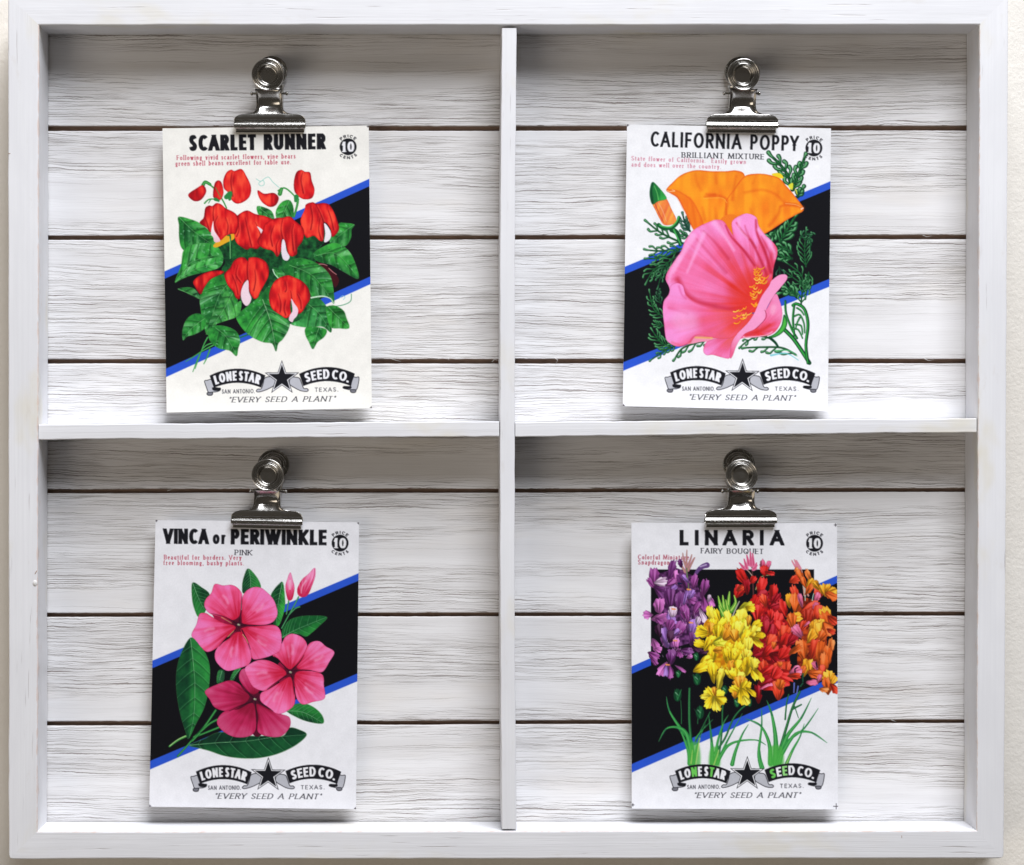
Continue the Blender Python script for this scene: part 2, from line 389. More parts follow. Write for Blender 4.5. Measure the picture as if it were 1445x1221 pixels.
class Canvas:
    def __init__(s, x0, y0, x1, y1, bgc):
        s.x0, s.y0 = x0, y0; s.w = int((x1 - x0) * CS); s.h = int((y1 - y0) * CS)
        s.a = np.empty((s.h, s.w, 3), np.float32); s.a[:] = c3(bgc)
    def window(s, x0, y0, x1, y1):
        i0 = max(0, int((x0 - s.x0) * CS) - 1); i1 = min(s.w, int((x1 - s.x0) * CS) + 2)
        j0 = max(0, int((y0 - s.y0) * CS) - 1); j1 = min(s.h, int((y1 - s.y0) * CS) + 2)
        if i1 <= i0 or j1 <= j0: return None
        X, Y = np.meshgrid(s.x0 + (np.arange(i0, i1) + .5) / CS, s.y0 + (np.arange(j0, j1) + .5) / CS)
        return i0, i1, j0, j1, X, Y
    def put(s, win, m, col):
        i0, i1, j0, j1 = win[:4]; d = s.a[j0:j1, i0:i1]
        d += (col - d) * m[..., None]
    def mask(s, P, pad=2):
        win = s.window(P[:, 0].min() - pad, P[:, 1].min() - pad, P[:, 0].max() + pad, P[:, 1].max() + pad)
        if win is None: return None, None
        i0, i1, j0, j1, X, Y = win; H, Wd = X.shape; tog = np.zeros((H, Wd + 1), np.int32)
        ys = Y[:, 0]; x00 = X[0, 0]
        for k in range(len(P)):
            ax, ay = P[k]; bx, by = P[(k + 1) % len(P)]
            if ay == by: continue
            lo, hi = (ay, by) if ay < by else (by, ay)
            r0 = np.searchsorted(ys, lo); r1 = np.searchsorted(ys, hi)
            if r1 <= r0: continue
            yy = ys[r0:r1]; xx = ax + (bx - ax) * (yy - ay) / (by - ay)
            ci = np.clip(np.ceil((xx - x00) * CS).astype(int), 0, Wd)
            tog[np.arange(r0, r1), ci] += 1
        return win, ((np.cumsum(tog, axis=1)[:, :Wd] & 1).astype(np.float32))
    def poly(s, pts, col, smooth=True, soft=0, alpha=1.0, shade=None, rim=None, under=None):
        """shade(X, Y, inner) -> colour array; rim=(colour, width, strength) drawn inside the edge; under=(colour, width, strength) outside it"""
        P = cr(pts) if smooth else np.asarray(pts, float)
        win, m = s.mask(P, pad=(6 if under else 2) + soft)
        if win is None: return
        X, Y = win[4:]
        if under:
            c, wd, st = under; g = np.clip(box(box(m, wd * CS * .6), wd * CS * .6) * 2.0, 0, 1); s.put(win, g * st, c3(c))
        inner = np.clip((box(box(m, 7), 7) - .5) * 2, 0, 1)
        c = c3(col) if shade is None else shade(X, Y, inner)
        if rim:
            rc, rw, rs = rim; e = np.clip(1 - (box(m, max(1, rw * CS)) - .5) * 2, 0, 1) ** 1.5
            c = c + (c3(rc) - c) * (e * rs)[..., None]
        if soft: m = box(box(m, soft * CS), soft * CS)
        s.put(win, m * alpha, c)
    def stroke(s, pts, w0, w1, col, alpha=1.0, soft=.25, smooth=True, wm=None, sub=5):
        P = cr(pts, False, sub) if smooth and len(pts) > 2 else np.asarray(pts, float)
        mx = max(w0, w1, wm or 0) + soft + 1
        win = s.window(P[:, 0].min() - mx, P[:, 1].min() - mx, P[:, 0].max() + mx, P[:, 1].max() + mx)
        if win is None: return
        X, Y = win[4:]; best = np.full(X.shape, 1e9, np.float32); n = len(P) - 1
        for k in range(n):
            a, b = P[k], P[k + 1]; d = b - a; L = max(1e-9, d @ d)
            t = np.clip(((X - a[0]) * d[0] + (Y - a[1]) * d[1]) / L, 0, 1)
            g = (k + t) / n
            w = (w0 + (w1 - w0) * g) if wm is None else (w0 * (1 - g) ** 2 + w1 * g ** 2 + 4 * wm * g * (1 - g) * .5 + 0)
            dist = np.hypot(X - a[0] - t * d[0], Y - a[1] - t * d[1]) - w * .5
            np.minimum(best, dist, out=best)
        m = np.clip(.5 - best / max(soft, .12), 0, 1) * alpha
        s.put(win, m, c3(col) if not callable(col) else col(X, Y))

# ---- a small alphabet of strokes. L = straight, C = curve through points, A = arc (centre, radii, from, to in degrees)
def _arc(cx, cy, rx, ry, a0, a1, n=None):
    n = n or max(6, int(abs(a1 - a0) / 10)); t = np.radians(np.linspace(a0, a1, n + 1))
    return np.stack([cx + rx * np.cos(t), cy + ry * np.sin(t)], 1)
G = {
 'A': (.82, ['L 0,0 .5,1', 'L .5,1 1,0', 'L .18,.32 .82,.32']), 'B': (.62, ['L 0,0 0,1', 'L 0,1 .5,1', 'L 0,.53 .55,.53', 'L 0,0 .55,0', 'A .5,.765 .42,.235 -90,90', 'A .55,.265 .45,.265 -90,90']),
 'C': (.7, ['A .6,.5 .6,.5 48,312']), 'D': (.72, ['L 0,0 0,1', 'L 0,1 .4,1', 'L 0,0 .4,0', 'A .4,.5 .6,.5 -90,90']),
 'E': (.55, ['L 0,0 0,1', 'L 0,1 1,1', 'L 0,.52 .88,.52', 'L 0,0 1,0']), 'F': (.53, ['L 0,0 0,1', 'L 0,1 1,1', 'L 0,.5 .85,.5']),
 'I': (.2, ['L .5,0 .5,1']), 'K': (.68, ['L 0,0 0,1', 'L .05,.4 1,1', 'L .3,.55 1,0']), 'L': (.52, ['L 0,0 0,1', 'L 0,0 1,0']),
 'M': (.95, ['L 0,0 .08,1', 'L .08,1 .5,.12', 'L .5,.12 .92,1', 'L .92,1 1,0']), 'N': (.74, ['L 0,0 0,1', 'L 0,1 1,0', 'L 1,0 1,1']),
 'O': (.82, ['A .5,.5 .5,.5 0,360']), 'P': (.6, ['L 0,0 0,1', 'L 0,1 .5,1', 'L 0,.46 .5,.46', 'A .5,.73 .5,.27 -90,90']),
 'Q': (.82, ['A .5,.5 .5,.5 0,360', 'L .58,.28 .95,-.08']), 'R': (.64, ['L 0,0 0,1', 'L 0,1 .5,1', 'L 0,.48 .5,.48', 'A .5,.74 .5,.26 -90,90', 'L .5,.46 1,0']),
 'S': (.58, ['C .95,.84 .72,.98 .45,1 .15,.93 .04,.75 .2,.58 .55,.47 .88,.34 .97,.2 .8,.05 .5,0 .2,.03 .02,.18']), 'T': (.6, ['L .5,0 .5,1', 'L 0,1 1,1']),
 'U': (.7, ['L 0,1 0,.35', 'L 1,1 1,.35', 'A .5,.35 .5,.35 180,360']), 'V': (.8, ['L 0,1 .5,0', 'L .5,0 1,1']),
 'W': (1.1, ['L 0,1 .27,0', 'L .27,0 .5,1', 'L .5,1 .73,0', 'L .73,0 1,1']), 'X': (.74, ['L 0,0 1,1', 'L 0,1 1,0']), 'Y': (.72, ['L .5,0 .5,.48', 'L .5,.46 0,1', 'L .5,.46 1,1']),
 '1': (.3, ['L .7,0 .7,1', 'L .7,1 0,.8']), '0': (.55, ['A .5,.5 .5,.5 0,360']), '.': (.16, ['L .5,0 .5,.02']), ',': (.18, ['L .6,.02 .25,-.18']),
 '"': (.26, ['L .2,1 .15,.8', 'L .85,1 .8,.8']),
 'a': (.5, ['C .1,.58 .4,.66 .78,.58 .82,.4 .82,0', 'C .8,.38 .3,.36 .05,.18 .3,0 .6,.03 .82,.16', 'L .82,.0 1,.0']), 'b': (.54, ['L .1,0 .1,1', 'A .52,.32 .44,.32 0,360']),
 'c': (.46, ['A .55,.32 .5,.32 45,315']), 'd': (.54, ['L .9,0 .9,1', 'A .48,.32 .44,.32 0,360']), 'e': (.48, ['A .5,.32 .48,.32 0,310', 'L .05,.36 .95,.36']),
 'f': (.36, ['L .4,0 .4,.8', 'C .4,.75 .5,.95 .7,1 .95,.93', 'L 0,.6 .8,.6']), 'g': (.5, ['A .45,.38 .4,.25 0,360', 'L .75,.58 1,.64', 'C .3,.14 .12,.03 .5,0 .92,-.08 .8,-.24 .4,-.28 .05,-.18 .3,-.02']),
 'h': (.54, ['L .1,0 .1,1', 'C .1,.42 .35,.62 .68,.62 .85,.45 .85,0']), 'i': (.22, ['L .5,0 .5,.6', 'L .5,.86 .5,.88']), 'l': (.22, ['L .5,0 .5,1']),
 'm': (.84, ['L .06,0 .06,.6', 'C .06,.42 .2,.62 .4,.6 .48,.42 .48,0', 'C .48,.42 .65,.62 .84,.6 .92,.42 .92,0']), 'n': (.54, ['L .1,0 .1,.6', 'C .1,.42 .35,.62 .68,.62 .85,.45 .85,0']),
 'o': (.52, ['A .5,.32 .48,.32 0,360']), 'p': (.54, ['L .1,-.28 .1,.6', 'A .52,.32 .44,.32 0,360']), 'r': (.4, ['L .2,0 .2,.6', 'C .2,.3 .4,.54 .65,.61 .98,.56']),
 's': (.42, ['C .88,.52 .6,.63 .3,.62 .1,.48 .4,.35 .75,.27 .9,.12 .6,0 .3,0 .08,.12']), 't': (.34, ['L .4,.06 .4,.85', 'L 0,.6 .85,.6', 'C .4,.08 .6,0 .92,.06']),
 'u': (.54, ['C .12,.6 .12,.18 .3,0 .6,.0 .88,.22', 'L .88,0 .88,.6']), 'v': (.5, ['L .08,.6 .5,0', 'L .5,0 .92,.6']), 'w': (.74, ['L .03,.6 .27,0', 'L .27,0 .5,.58', 'L .5,.58 .73,0', 'L .73,0 .97,.6']),
 'x': (.5, ['L .05,0 .95,.6', 'L .05,.6 .95,0']), 'y': (.5, ['L .08,.6 .5,0', 'L .92,.6 .35,-.28', 'L .35,-.28 .05,-.26']), ' ': (.36, []), '_': (.06, []),
}
_gc = {}
def glyph(ch):
    if ch not in _gc:
        w, items = G[ch]; segs = []
        for it in items:
            kd, rest = it[0], it[2:]; v = [float(q) for q in rest.replace(',', ' ').split()]
            if kd == 'L': segs.append(('L', np.array(v).reshape(-1, 2)))
            elif kd == 'C': segs.append(('C', cr(np.array(v).reshape(-1, 2), False, 5)))
            else: segs.append(('A', _arc(*v)))
        _gc[ch] = (w, segs)
    return _gc[ch]

def glyph_mask(ch, U, V, wid, tv, th, serif, fixed):
    """U, V in cap heights from the glyph's lower left corner; wid its width; stem tv, hairline th"""
    _, segs = glyph(ch); m = np.zeros(U.shape, bool)
    up = ch.isupper() or ch.isdigit()
    mx = (lambda x: tv / 2 + x * (wid - tv)); my = (lambda y: th / 2 + y * (1 - th))
    for kd, P in segs:
        Q = np.stack([mx(P[:, 0]), my(P[:, 1])], 1)
        for k in range(len(Q) - 1):
            a, b = Q[k], Q[k + 1]; d = b - a; L = math.hypot(*d)
            if L < 1e-6: continue
            d = d / L; hv = .5 * math.hypot(tv * d[1], th * d[0])
            ex = .02 if kd != 'L' else (.5 * (th if abs(d[1]) > .9 else tv) if min(abs(d[0]), abs(d[1])) < .08 else (.3 * tv + .1 if up else .03))
            s = (U - a[0]) * d[0] + (V - a[1]) * d[1]; v = -(U - a[0]) * d[1] + (V - a[1]) * d[0]
            q = (np.abs(v) <= hv) & (s >= -ex) & (s <= L + ex)
            if kd == 'L' and up and min(abs(d[0]), abs(d[1])) >= .08: q &= (U > -.02) & (U < wid + .02)
            m |= q
        if serif and kd == 'L':
            a, b = Q[0], Q[-1]
            if abs(b[1] - a[1]) > .3:
                for e in (a, b):
                    if (abs(e[1] - th / 2) < .05 or abs(e[1] - 1 + th / 2) < .05 or abs(e[1] - my(.6)) < .03 or e[1] < -.2) and ch not in '.,"':
                        m |= (np.abs(U - e[0]) < serif + tv / 2) & (np.abs(V - e[1]) < th * .55 + .004)
    if up: m &= (V >= 0) & (V <= 1)
    return m

def text_layout(txt, gap, widths=1.0):
    x = 0; out = []
    for i, ch in enumerate(txt):
        w = glyph(ch)[0] * widths
        if i and (ch in 'AVWY') and txt[i - 1] not in ' I': x -= .07
        if i and txt[i - 1] == 'A' and ch not in ' IN': x -= .04
        out.append((ch, x, w)); x += w + (gap if i < len(txt) - 1 else 0)
    return out, x

def draw_text(cv, txt, p0, p1, cap, col, tv=.2, th=.2, gap=.14, serif=0, slant=0.0, inv=None, widths=1.0, alpha=1.0, colors=None, bbox=None, blur=0):
    """text from p0 (left end of the baseline) to p1 (right end), cap height cap, all in photograph pixels; inv maps pixels to (along, up) instead"""
    lay, tot = text_layout(txt, gap, widths)
    if inv is None:
        p0, p1 = np.array(p0, float), np.array(p1, float); L = np.linalg.norm(p1 - p0); e = (p1 - p0) / L; nu = np.array([e[1], -e[0]])
        sx = L / tot
        pad = cap * .45
        win = cv.window(min(p0[0], p1[0]) - pad, min(p0[1], p1[1]) - cap * 1.3, max(p0[0], p1[0]) + pad, max(p0[1], p1[1]) + pad)
        if win is None: return
        X, Y = win[4:]; S = (X - p0[0]) * e[0] + (Y - p0[1]) * e[1]; T = (X - p0[0]) * nu[0] + (Y - p0[1]) * nu[1]
        V = T / cap; S = S - slant * T; U = S / cap; k = sx / cap
    else:
        win = cv.window(*bbox)
        X, Y = win[4:]; U, V, width = inv(X, Y); k = width / tot
    acc = np.zeros(X.shape, np.float32); C = None
    for i, (ch, x, w) in enumerate(lay):
        if ch in ' _': continue
        xa, wa = x * k, w * k; cols = (U > xa - .35) & (U < xa + wa + .35) & (V > -.4) & (V < 1.15)
        if not cols.any(): continue
        jj, ii = np.where(cols); j0, j1, i0, i1 = jj.min(), jj.max() + 1, ii.min(), ii.max() + 1
        g = glyph_mask(ch, U[j0:j1, i0:i1] - xa, V[j0:j1, i0:i1], wa, tv, th, serif, False)
        if colors and colors.get(i):
            if C is None: C = np.zeros(X.shape + (3,), np.float32); C[:] = c3(col)
            C[j0:j1, i0:i1][g] = c3(colors[i])
        acc[j0:j1, i0:i1] = np.maximum(acc[j0:j1, i0:i1], g)
    if blur: acc = box(acc, blur)
    cv.put(win, acc * alpha, c3(col) if C is None else C)

BLACK, WHITE, BLUE, INK = (14, 13, 20), (243, 243, 246), (44, 88, 208), (26, 26, 32)

def badge(cv, c, ang):
    cx, cy = c; r = 11.9
    t = np.linspace(0, 2 * np.pi, 60); cv.poly(np.stack([cx + r * np.cos(t), cy + r * 1.0 * np.sin(t)], 1), INK, smooth=False)
    e = np.array([math.cos(ang), math.sin(ang)]); n = np.array([e[1], -e[0]]); cc = np.array(c)
    draw_text(cv, '10', cc - e * 8.6 - n * 7.2, cc + e * 8.8 - n * 7.2, 14.4, WHITE, tv=.27, th=.12, gap=.12, serif=.0)
    cv.poly([cc + e * a - n * b for a, b in ((-8.8, 7.3), (-2.6, 7.3), (-2.6, 5.8), (-8.8, 5.8))], WHITE, smooth=False)
    for word, top in (('PRICE', True), ('CENTS', False)):
        R = 12.9 if top else 13.4 + 4.2
        def inv(X, Y, top=top, R=R):
            dx = (X - cx) * e[0] + (Y - cy) * e[1]; dy = (X - cx) * n[0] + (Y - cy) * n[1]
            rr = np.hypot(dx, dy); a = np.arctan2(dx, dy if top else -dy)
            w = math.radians(92); s = (a + w / 2) * 15.2
            return s / 4.2, ((rr - R) if top else (R - rr)) / 4.2, w * 15.2 / 4.2
        draw_text(cv, word, None, None, 4.2, INK, tv=.24, th=.2, gap=.34, inv=inv, bbox=(cx - 20, cy - 20, cx + 20, cy + 20))

def banner(cv, star, ang, green=False):
    sx, sy = star; ca, sa = math.cos(ang), math.sin(ang); K = 6.283
    def F(t):
        v = (np.array([float(q) for q in t.replace(',', ' ').split()]).reshape(-1, 2) - (712, 205)) / K
        return np.stack([sx + v[:, 0] * ca - v[:, 1] * sa, sy + v[:, 0] * sa + v[:, 1] * ca], 1)
    def Finv(X, Y):
        x, y = X - sx, Y - sy; return (x * ca + y * sa) * K + 712, (-x * sa + y * ca) * K + 205
    GREY = (188, 189, 196)
    def shape(t, c): cv.poly(F(t), c, under=None, rim=None)
    def outl(t, fill, w=.9):
        P = cr(F(t)); cv.poly(P, fill, smooth=False); cv.stroke(np.vstack([P, P[:1]]), w, w, INK, smooth=False, soft=.2)
    # folded ribbon ends and links
    outl('558,212 600,196 640,205 655,262 600,300 540,324 498,332 484,322 500,306 528,303 545,260', GREY)
    outl('868,212 838,202 790,205 780,262 830,298 880,322 930,328 946,316 932,302 905,300 885,250', GREY)
    outl('26,236 50,228 88,222 110,280 128,300 165,296 162,318 128,330 96,332 80,340 60,334 46,300', GREY)
    outl('60,334 76,334 98,334 92,358 64,362 48,352 50,338', (120, 120, 128))
    outl('1396,208 1370,204 1338,206 1325,270 1310,284 1262,284 1256,300 1300,312 1330,316 1352,322 1380,300', GREY)
    outl('1322,314 1345,312 1368,316 1362,336 1336,340 1320,330', (120, 120, 128))
    cv.poly(F('100,290 165,296 162,318 120,322 96,310'), INK); cv.poly(F('1262,284 1325,284 1320,306 1272,306 1254,298'), INK)
    for xc, yt, kk in ((318, 125, .00100), (1112, 112, .00098)):
        def pt(u, v): x = xc + u * (1 - .15 * v); return x, yt + kk * (x - xc) ** 2 + 125 * v
        def ring(m, mt):
            us = np.linspace(-247 + m, 247 - m, 40); a = [pt(u, mt) for u in us] + [pt(u, 1 - mt) for u in us[::-1]]
            return ' '.join('%f,%f' % q for q in a)
        cv.poly(F(ring(0, 0)), INK, smooth=False)
        def inv(X, Y, xc=xc, yt=yt, kk=kk):
            x, y = Finv(X, Y); v = (y - yt - kk * (x - xc) ** 2) / 125.0; u = (x - xc) / (1 - .15 * v)
            uu = (u + (222 if xc < 500 else 212)); wtot = 440 if xc < 500 else 424
            return uu / 86.0, (.84 - v) * 125 / 86.0, wtot / 86.0
        bx = F('%f,80 %f,340' % (xc - 290, xc + 290))
        left = xc < 500; gr = (110, 205, 90)
        cols = ({2: gr, 6: gr} if left else {0: gr, 2: (150, 220, 130)}) if green else None
        draw_text(cv, 'LONE_STAR' if left else 'SEED_CO.', None, None, 1, WHITE, tv=.26, th=.19, gap=.09, widths=.80, inv=inv,
                  bbox=(bx[:, 0].min() - 1, bx[:, 1].min() - 3, bx[:, 0].max() + 1, bx[:, 1].max() + 3), colors=cols)
    def star_pts(R, r): return np.array([((R if i % 2 == 0 else r) * math.sin(i * math.pi / 5), -(R if i % 2 == 0 else r) * math.cos(i * math.pi / 5)) for i in range(10)])
    def fs(R, r, dy=0): v = star_pts(R, r) + (0, dy); return np.stack([sx + v[:, 0] * ca - v[:, 1] * sa, sy + v[:, 0] * sa + v[:, 1] * ca], 1)
    cv.poly(fs(25.6, 10.0, .8), INK, smooth=False); cv.poly(fs(23.3, 9.1, .8), WHITE, smooth=False); cv.poly(fs(19.6, 7.6, .8), INK, smooth=False)
    t = F('180,346 470,342'); draw_text(cv, 'SAN ANTONIO.', t[0], t[1], 5.9, (60, 60, 68), tv=.14, th=.13, gap=.17, widths=.9)
    t = F('1004,332 1212,329'); draw_text(cv, 'TEXAS.', t[0], t[1], 5.9, (60, 60, 68), tv=.14, th=.13, gap=.3)
    t = F('236,424 1180,417'); draw_text(cv, '"EVERY SEED A PLANT"', t[0], t[1], 7.6, (52, 52, 60), tv=.17, th=.08, gap=.17, slant=.32, serif=.06)

def stripes(cv, xl, xr, ul, ur, ll, lr, wu=10.6, wl=12.0):
    """ul/ur: top of the upper blue band at xl/xr; ll/lr: top of the lower band"""
    cv.poly([(xl, ul), (xr, ur), (xr, lr + 2), (xl, ll + 2)], BLACK, smooth=False)
    cv.poly([(xl, ul), (xr, ur), (xr, ur + wu), (xl, ul + wu)], BLUE, smooth=False)
    cv.poly([(xl, ll), (xr, lr), (xr, lr + wl - 1), (xl, ll + wl)], BLUE, smooth=False)

# ---- painterly shapes
def leaf(cv, pts, mid, dark=(18, 84, 38), light=(62, 176, 66), nv=6, rim=(150, 215, 110), split=0.35, seed=0, bulge=1.0, vein=(120, 200, 120), mott=.6, rimw=.5, rims=.55):
    mid = cr(mid, False, 8) if len(mid) > 2 else np.array([np.asarray(mid[0]) * (1 - t) + np.asarray(mid[-1]) * t for t in np.linspace(0, 1, 9)])
    a, b = mid[0], mid[-1]; d = b - a; L = math.hypot(*d); d = d / L; r = np.random.RandomState(seed + 90); nv = max(2, int(nv * .72)) if bulge > .6 else nv
    P = cr(pts); win, m = cv.mask(P, pad=45)
    if win is None: return
    i0, i1, j0, j1, X, Y = win
    g = np.clip(box(box(m, 2), 2) * 2, 0, 1); cv.put(win, g * .35, c3((10, 50, 24)))
    old = cv.a[j0:j1, i0:i1].copy()
    v = -(X - a[0]) * d[1] + (Y - a[1]) * d[0]; wid = np.abs(v[m > 0]).max() if (m > 0).any() else 1
    n1 = vnoise(X, Y, 9, k=seed + 1); n2 = vnoise(X, Y, 3, k=seed + 2); inner = np.clip((box(box(m, 6), 6) - .5) * 2, 0, 1)
    t = np.clip(.30 + split * np.tanh(v / 2.5) * .6 + (1.25 if bulge > .6 else .8) * mott * (n1 - .5) + (.6 if bulge > .6 else .35) * mott * (n2 - .5) + .25 * np.abs(v) / wid * bulge + .1 * inner, 0, 1)[..., None]
    c = c3(dark) * (1 - t) + c3(light) * t
    cv.a[j0:j1, i0:i1] = c
    nn = np.array([-d[1], d[0]]); dk = tuple(int(q * .55) for q in dark); hi = tuple(min(255, int(q + (255 - q) * .38)) for q in light)
    for k in range(nv):
        f = .06 + .84 * (k + .5) / nv
        for sg in (-1, 1):
            p = mid[int(f * (len(mid) - 1))] + d * r.uniform(-.5, .5); l = wid * 1.25 * (1 - .45 * f)
            def arm(o, e=1.0): return [p + d * o, p + d * (o + l * .32) + nn * sg * l * .42 * e, p + d * (o + l * .85) + nn * sg * l * .95 * e]
            sp = L / nv
            if bulge > .6:
                cv.stroke(arm(sp * .45, .8), .6, sp * .42, hi, alpha=.45 * r.uniform(.2, 1.2), soft=2.6)
                cv.stroke([q + d * sp * .1 for q in arm(sp * .5, .7)], .3, sp * .16, (190, 240, 205), alpha=.5 * max(0, r.uniform(-.6, 1)), soft=.9)
            cv.stroke(arm(sp * .12), sp * .22, .4, dk, alpha=.32 * bulge + .08, soft=1.3)
            cv.stroke(arm(0), .55, .25, vein, alpha=.45 if bulge > .6 else .6, soft=.3)
    if bulge > .6:
        ys, xs = np.where(m > 0)
        for k in range(int(len(ys) / 1500)):
            q = r.randint(len(ys)); p = np.array([X[0, xs[q]], Y[ys[q], 0]]); a_ = r.uniform(0, 6.28); e = np.array([math.cos(a_), math.sin(a_)]) * r.uniform(.6, 1.8)
            cv.stroke([p - e, p + e], r.uniform(.8, 2.0), .6, (170, 236, 190) if r.rand() < .6 else (10, 54, 26), alpha=r.uniform(.25, .6), soft=1.0)
    cv.stroke(mid[::2] + nn * .5, 1.1, .5, dk, alpha=.55, soft=.6); cv.stroke(mid[::2], .9, .35, vein, alpha=.85)
    new = cv.a[j0:j1, i0:i1]
    e = np.clip(1 - (box(m, max(1, rimw * CS)) - .5) * 2, 0, 1) ** 1.5; new += (c3(rim) - new) * (e * rims)[..., None]
    cv.a[j0:j1, i0:i1] = old + (new - old) * m[..., None]

def petal(cv, pts, root, base, light, dark, n=7, seed=0, rim=None, under=((90, 8, 30), .7, .6), streak=.8, edge=.6, reach=1.0, lightpow=1.0):
    root = np.asarray(root, float); P = np.asarray(pts, float); R = np.max(np.hypot(P[:, 0] - root[0], P[:, 1] - root[1])) * reach
    def sh(X, Y, inner):
        dx, dy = X - root[0], Y - root[1]; r = np.hypot(dx, dy) / R; a = np.arctan2(dy, dx)
        st = vnoise(a * n * 1.5 + 40, r * 1.1 + 5, 1.0, k=seed); st2 = vnoise(a * n * 5 + 10, r * 2 + 2, 1.0, k=seed + 3)
        t = np.clip((r - .18) * 1.25, 0, 1) ** lightpow + streak * (st - .5) * 1.1 + streak * .45 * (st2 - .5)
        t = t + .25 * (vnoise(X, Y, 8, k=seed + 2) - .5) - edge * .35 * (1 - inner)
        t = np.clip(t, 0, 1.0)[..., None]
        c = np.where(t < .5, c3(dark) + (c3(base) - c3(dark)) * t * 2, c3(base) + (c3(light) - c3(base)) * (t - .5) * 2)
        return c
    cv.poly(pts, base, shade=sh, rim=rim, under=under)

def scarlet(cv, pts, folds=(), seed=0, under=((110, 8, 14), .6, .7)):
    P = cr(pts); win, m = cv.mask(P, pad=8)
    i0, i1, j0, j1, X, Y = win
    g = np.clip(box(box(m, under[1] * 3), under[1] * 3) * 2, 0, 1); cv.put(win, g * under[2], c3(under[0]))
    old = cv.a[j0:j1, i0:i1].copy(); inner = np.clip((box(box(m, 8), 8) - .5) * 2, 0, 1)
    cx = P[:, 0].mean()
    t = np.clip(.60 + .95 * (vnoise(X, Y, 7, 15, k=seed) - .5) + .5 * (vnoise(X, Y, 2.6, 9, k=seed + 1) - .5) - .5 * (1 - inner), 0, 1)[..., None]
    cv.a[j0:j1, i0:i1] = np.where(t < .5, c3((150, 8, 24)) + (c3((218, 26, 32)) - c3((150, 8, 24))) * t * 2, c3((218, 26, 32)) + (c3((252, 74, 52)) - c3((218, 26, 32))) * (t - .5) * 2)
    for f in folds:
        f = np.asarray(f); cv.stroke(f + (1.6, 0), .6, 2.6, (255, 96, 70), alpha=.55, soft=2.2); cv.stroke(f + (-2.2, .5), .6, 2.2, (250, 84, 60), alpha=.35, soft=2.2)
        cv.stroke(f, .5, 1.8, (132, 4, 20), alpha=.8, soft=1.5)
    new = cv.a[j0:j1, i0:i1]; cv.a[j0:j1, i0:i1] = old + (new - old) * m[..., None]

def frond(cv, path, w=5.0, side=3, ln=9, seed=0, dark=(12, 54, 32), light=(52, 150, 70), lo=False, sgn=(1, -1)):
    w *= 1.3; r = np.random.RandomState(seed); P = cr(path, False, 8); n = len(P); mid = tuple(int(a * .45 + b * .55) for a, b in zip(dark, light)); hi = tuple(min(255, int(a + (255 - a) * .35)) for a in light)
    cv.stroke(P[::3], w * .75, w * .6, dark, soft=.5); cv.stroke(P[::3] + (-.2, -.2), w * .3, w * .35, mid, soft=.5)
    lobes = []
    for k in range(side + 1):
        f = .10 + .84 * k / side; i = min(n - 2, int(f * (n - 2))); d = P[i + 1] - P[i]; d = d / (np.hypot(*d) + 1e-9); nn = np.array([-d[1], d[0]])
        for sg in sgn:
            if k == side and sg != sgn[0]: continue
            l = ln * (1.15 - .35 * f) * r.uniform(.8, 1.15); b = P[i]; a = 0.0 if k == side else r.uniform(.5, .7)
            lobes.append([b, b + d * l * .42 + nn * sg * l * .30 * a / .6, b + d * l * .80 + nn * sg * l * .62 * a / .6, b + d * l * 1.18 + nn * sg * l * (.62 * a / .6 + r.uniform(-.1, .1))])
    for q in lobes:
        q = np.array(q); k = .8 if w > 3 else 1
        cv.stroke(q, w * .35, w * 1.25 * k, dark, soft=.45); cv.stroke(q + (-.1, -.15), w * .12, w * .82 * k, mid, soft=.6)
        cv.stroke(q[1:] + (-.4, -.5), w * .1, w * .42, hi, soft=.9, alpha=.85)

def tear(cv, x, y, ln, wd, ang, c, seed=0, s=1.0, light=None, dark=None, under=((20, 8, 20), .5, .55), rim=None):
    a = math.radians(ang); d = np.array([math.cos(a), -math.sin(a)]); n = np.array([d[1], -d[0]]); r = np.random.RandomState(seed)
    shp = [(-.5, 0), (-.35, .24), (-.05, .44), (.25, .47), (.44, .25), (.5, .02), (.43, -.26), (.2, -.48), (-.1, -.42), (-.38, -.22)]
    shp = [(-.5, 0), (-.36, .22), (-.12, .40), (.08, .50), (.22, .42), (.30, .47), (.44, .30), (.42, .12), (.52, .02), (.43, -.12), (.45, -.30), (.30, -.40), (.22, -.52), (.02, -.42), (-.14, -.44), (-.38, -.20)]
    P = [np.array([x, y]) + d * ln * (u + r.uniform(-.05, .05)) + n * wd * (v + r.uniform(-.06, .06)) for u, v in shp]
    light = light or tuple(min(255, q + 45) for q in c); dark = dark or tuple(int(q * .55) for q in c)
    root = np.array([x, y]) - d * ln * .6
    petal(cv, P, root, c, light, dark, n=6, seed=seed, under=under, streak=1.0, edge=.7, rim=rim or (tuple(min(255, q + 90) for q in c), .35, .35))
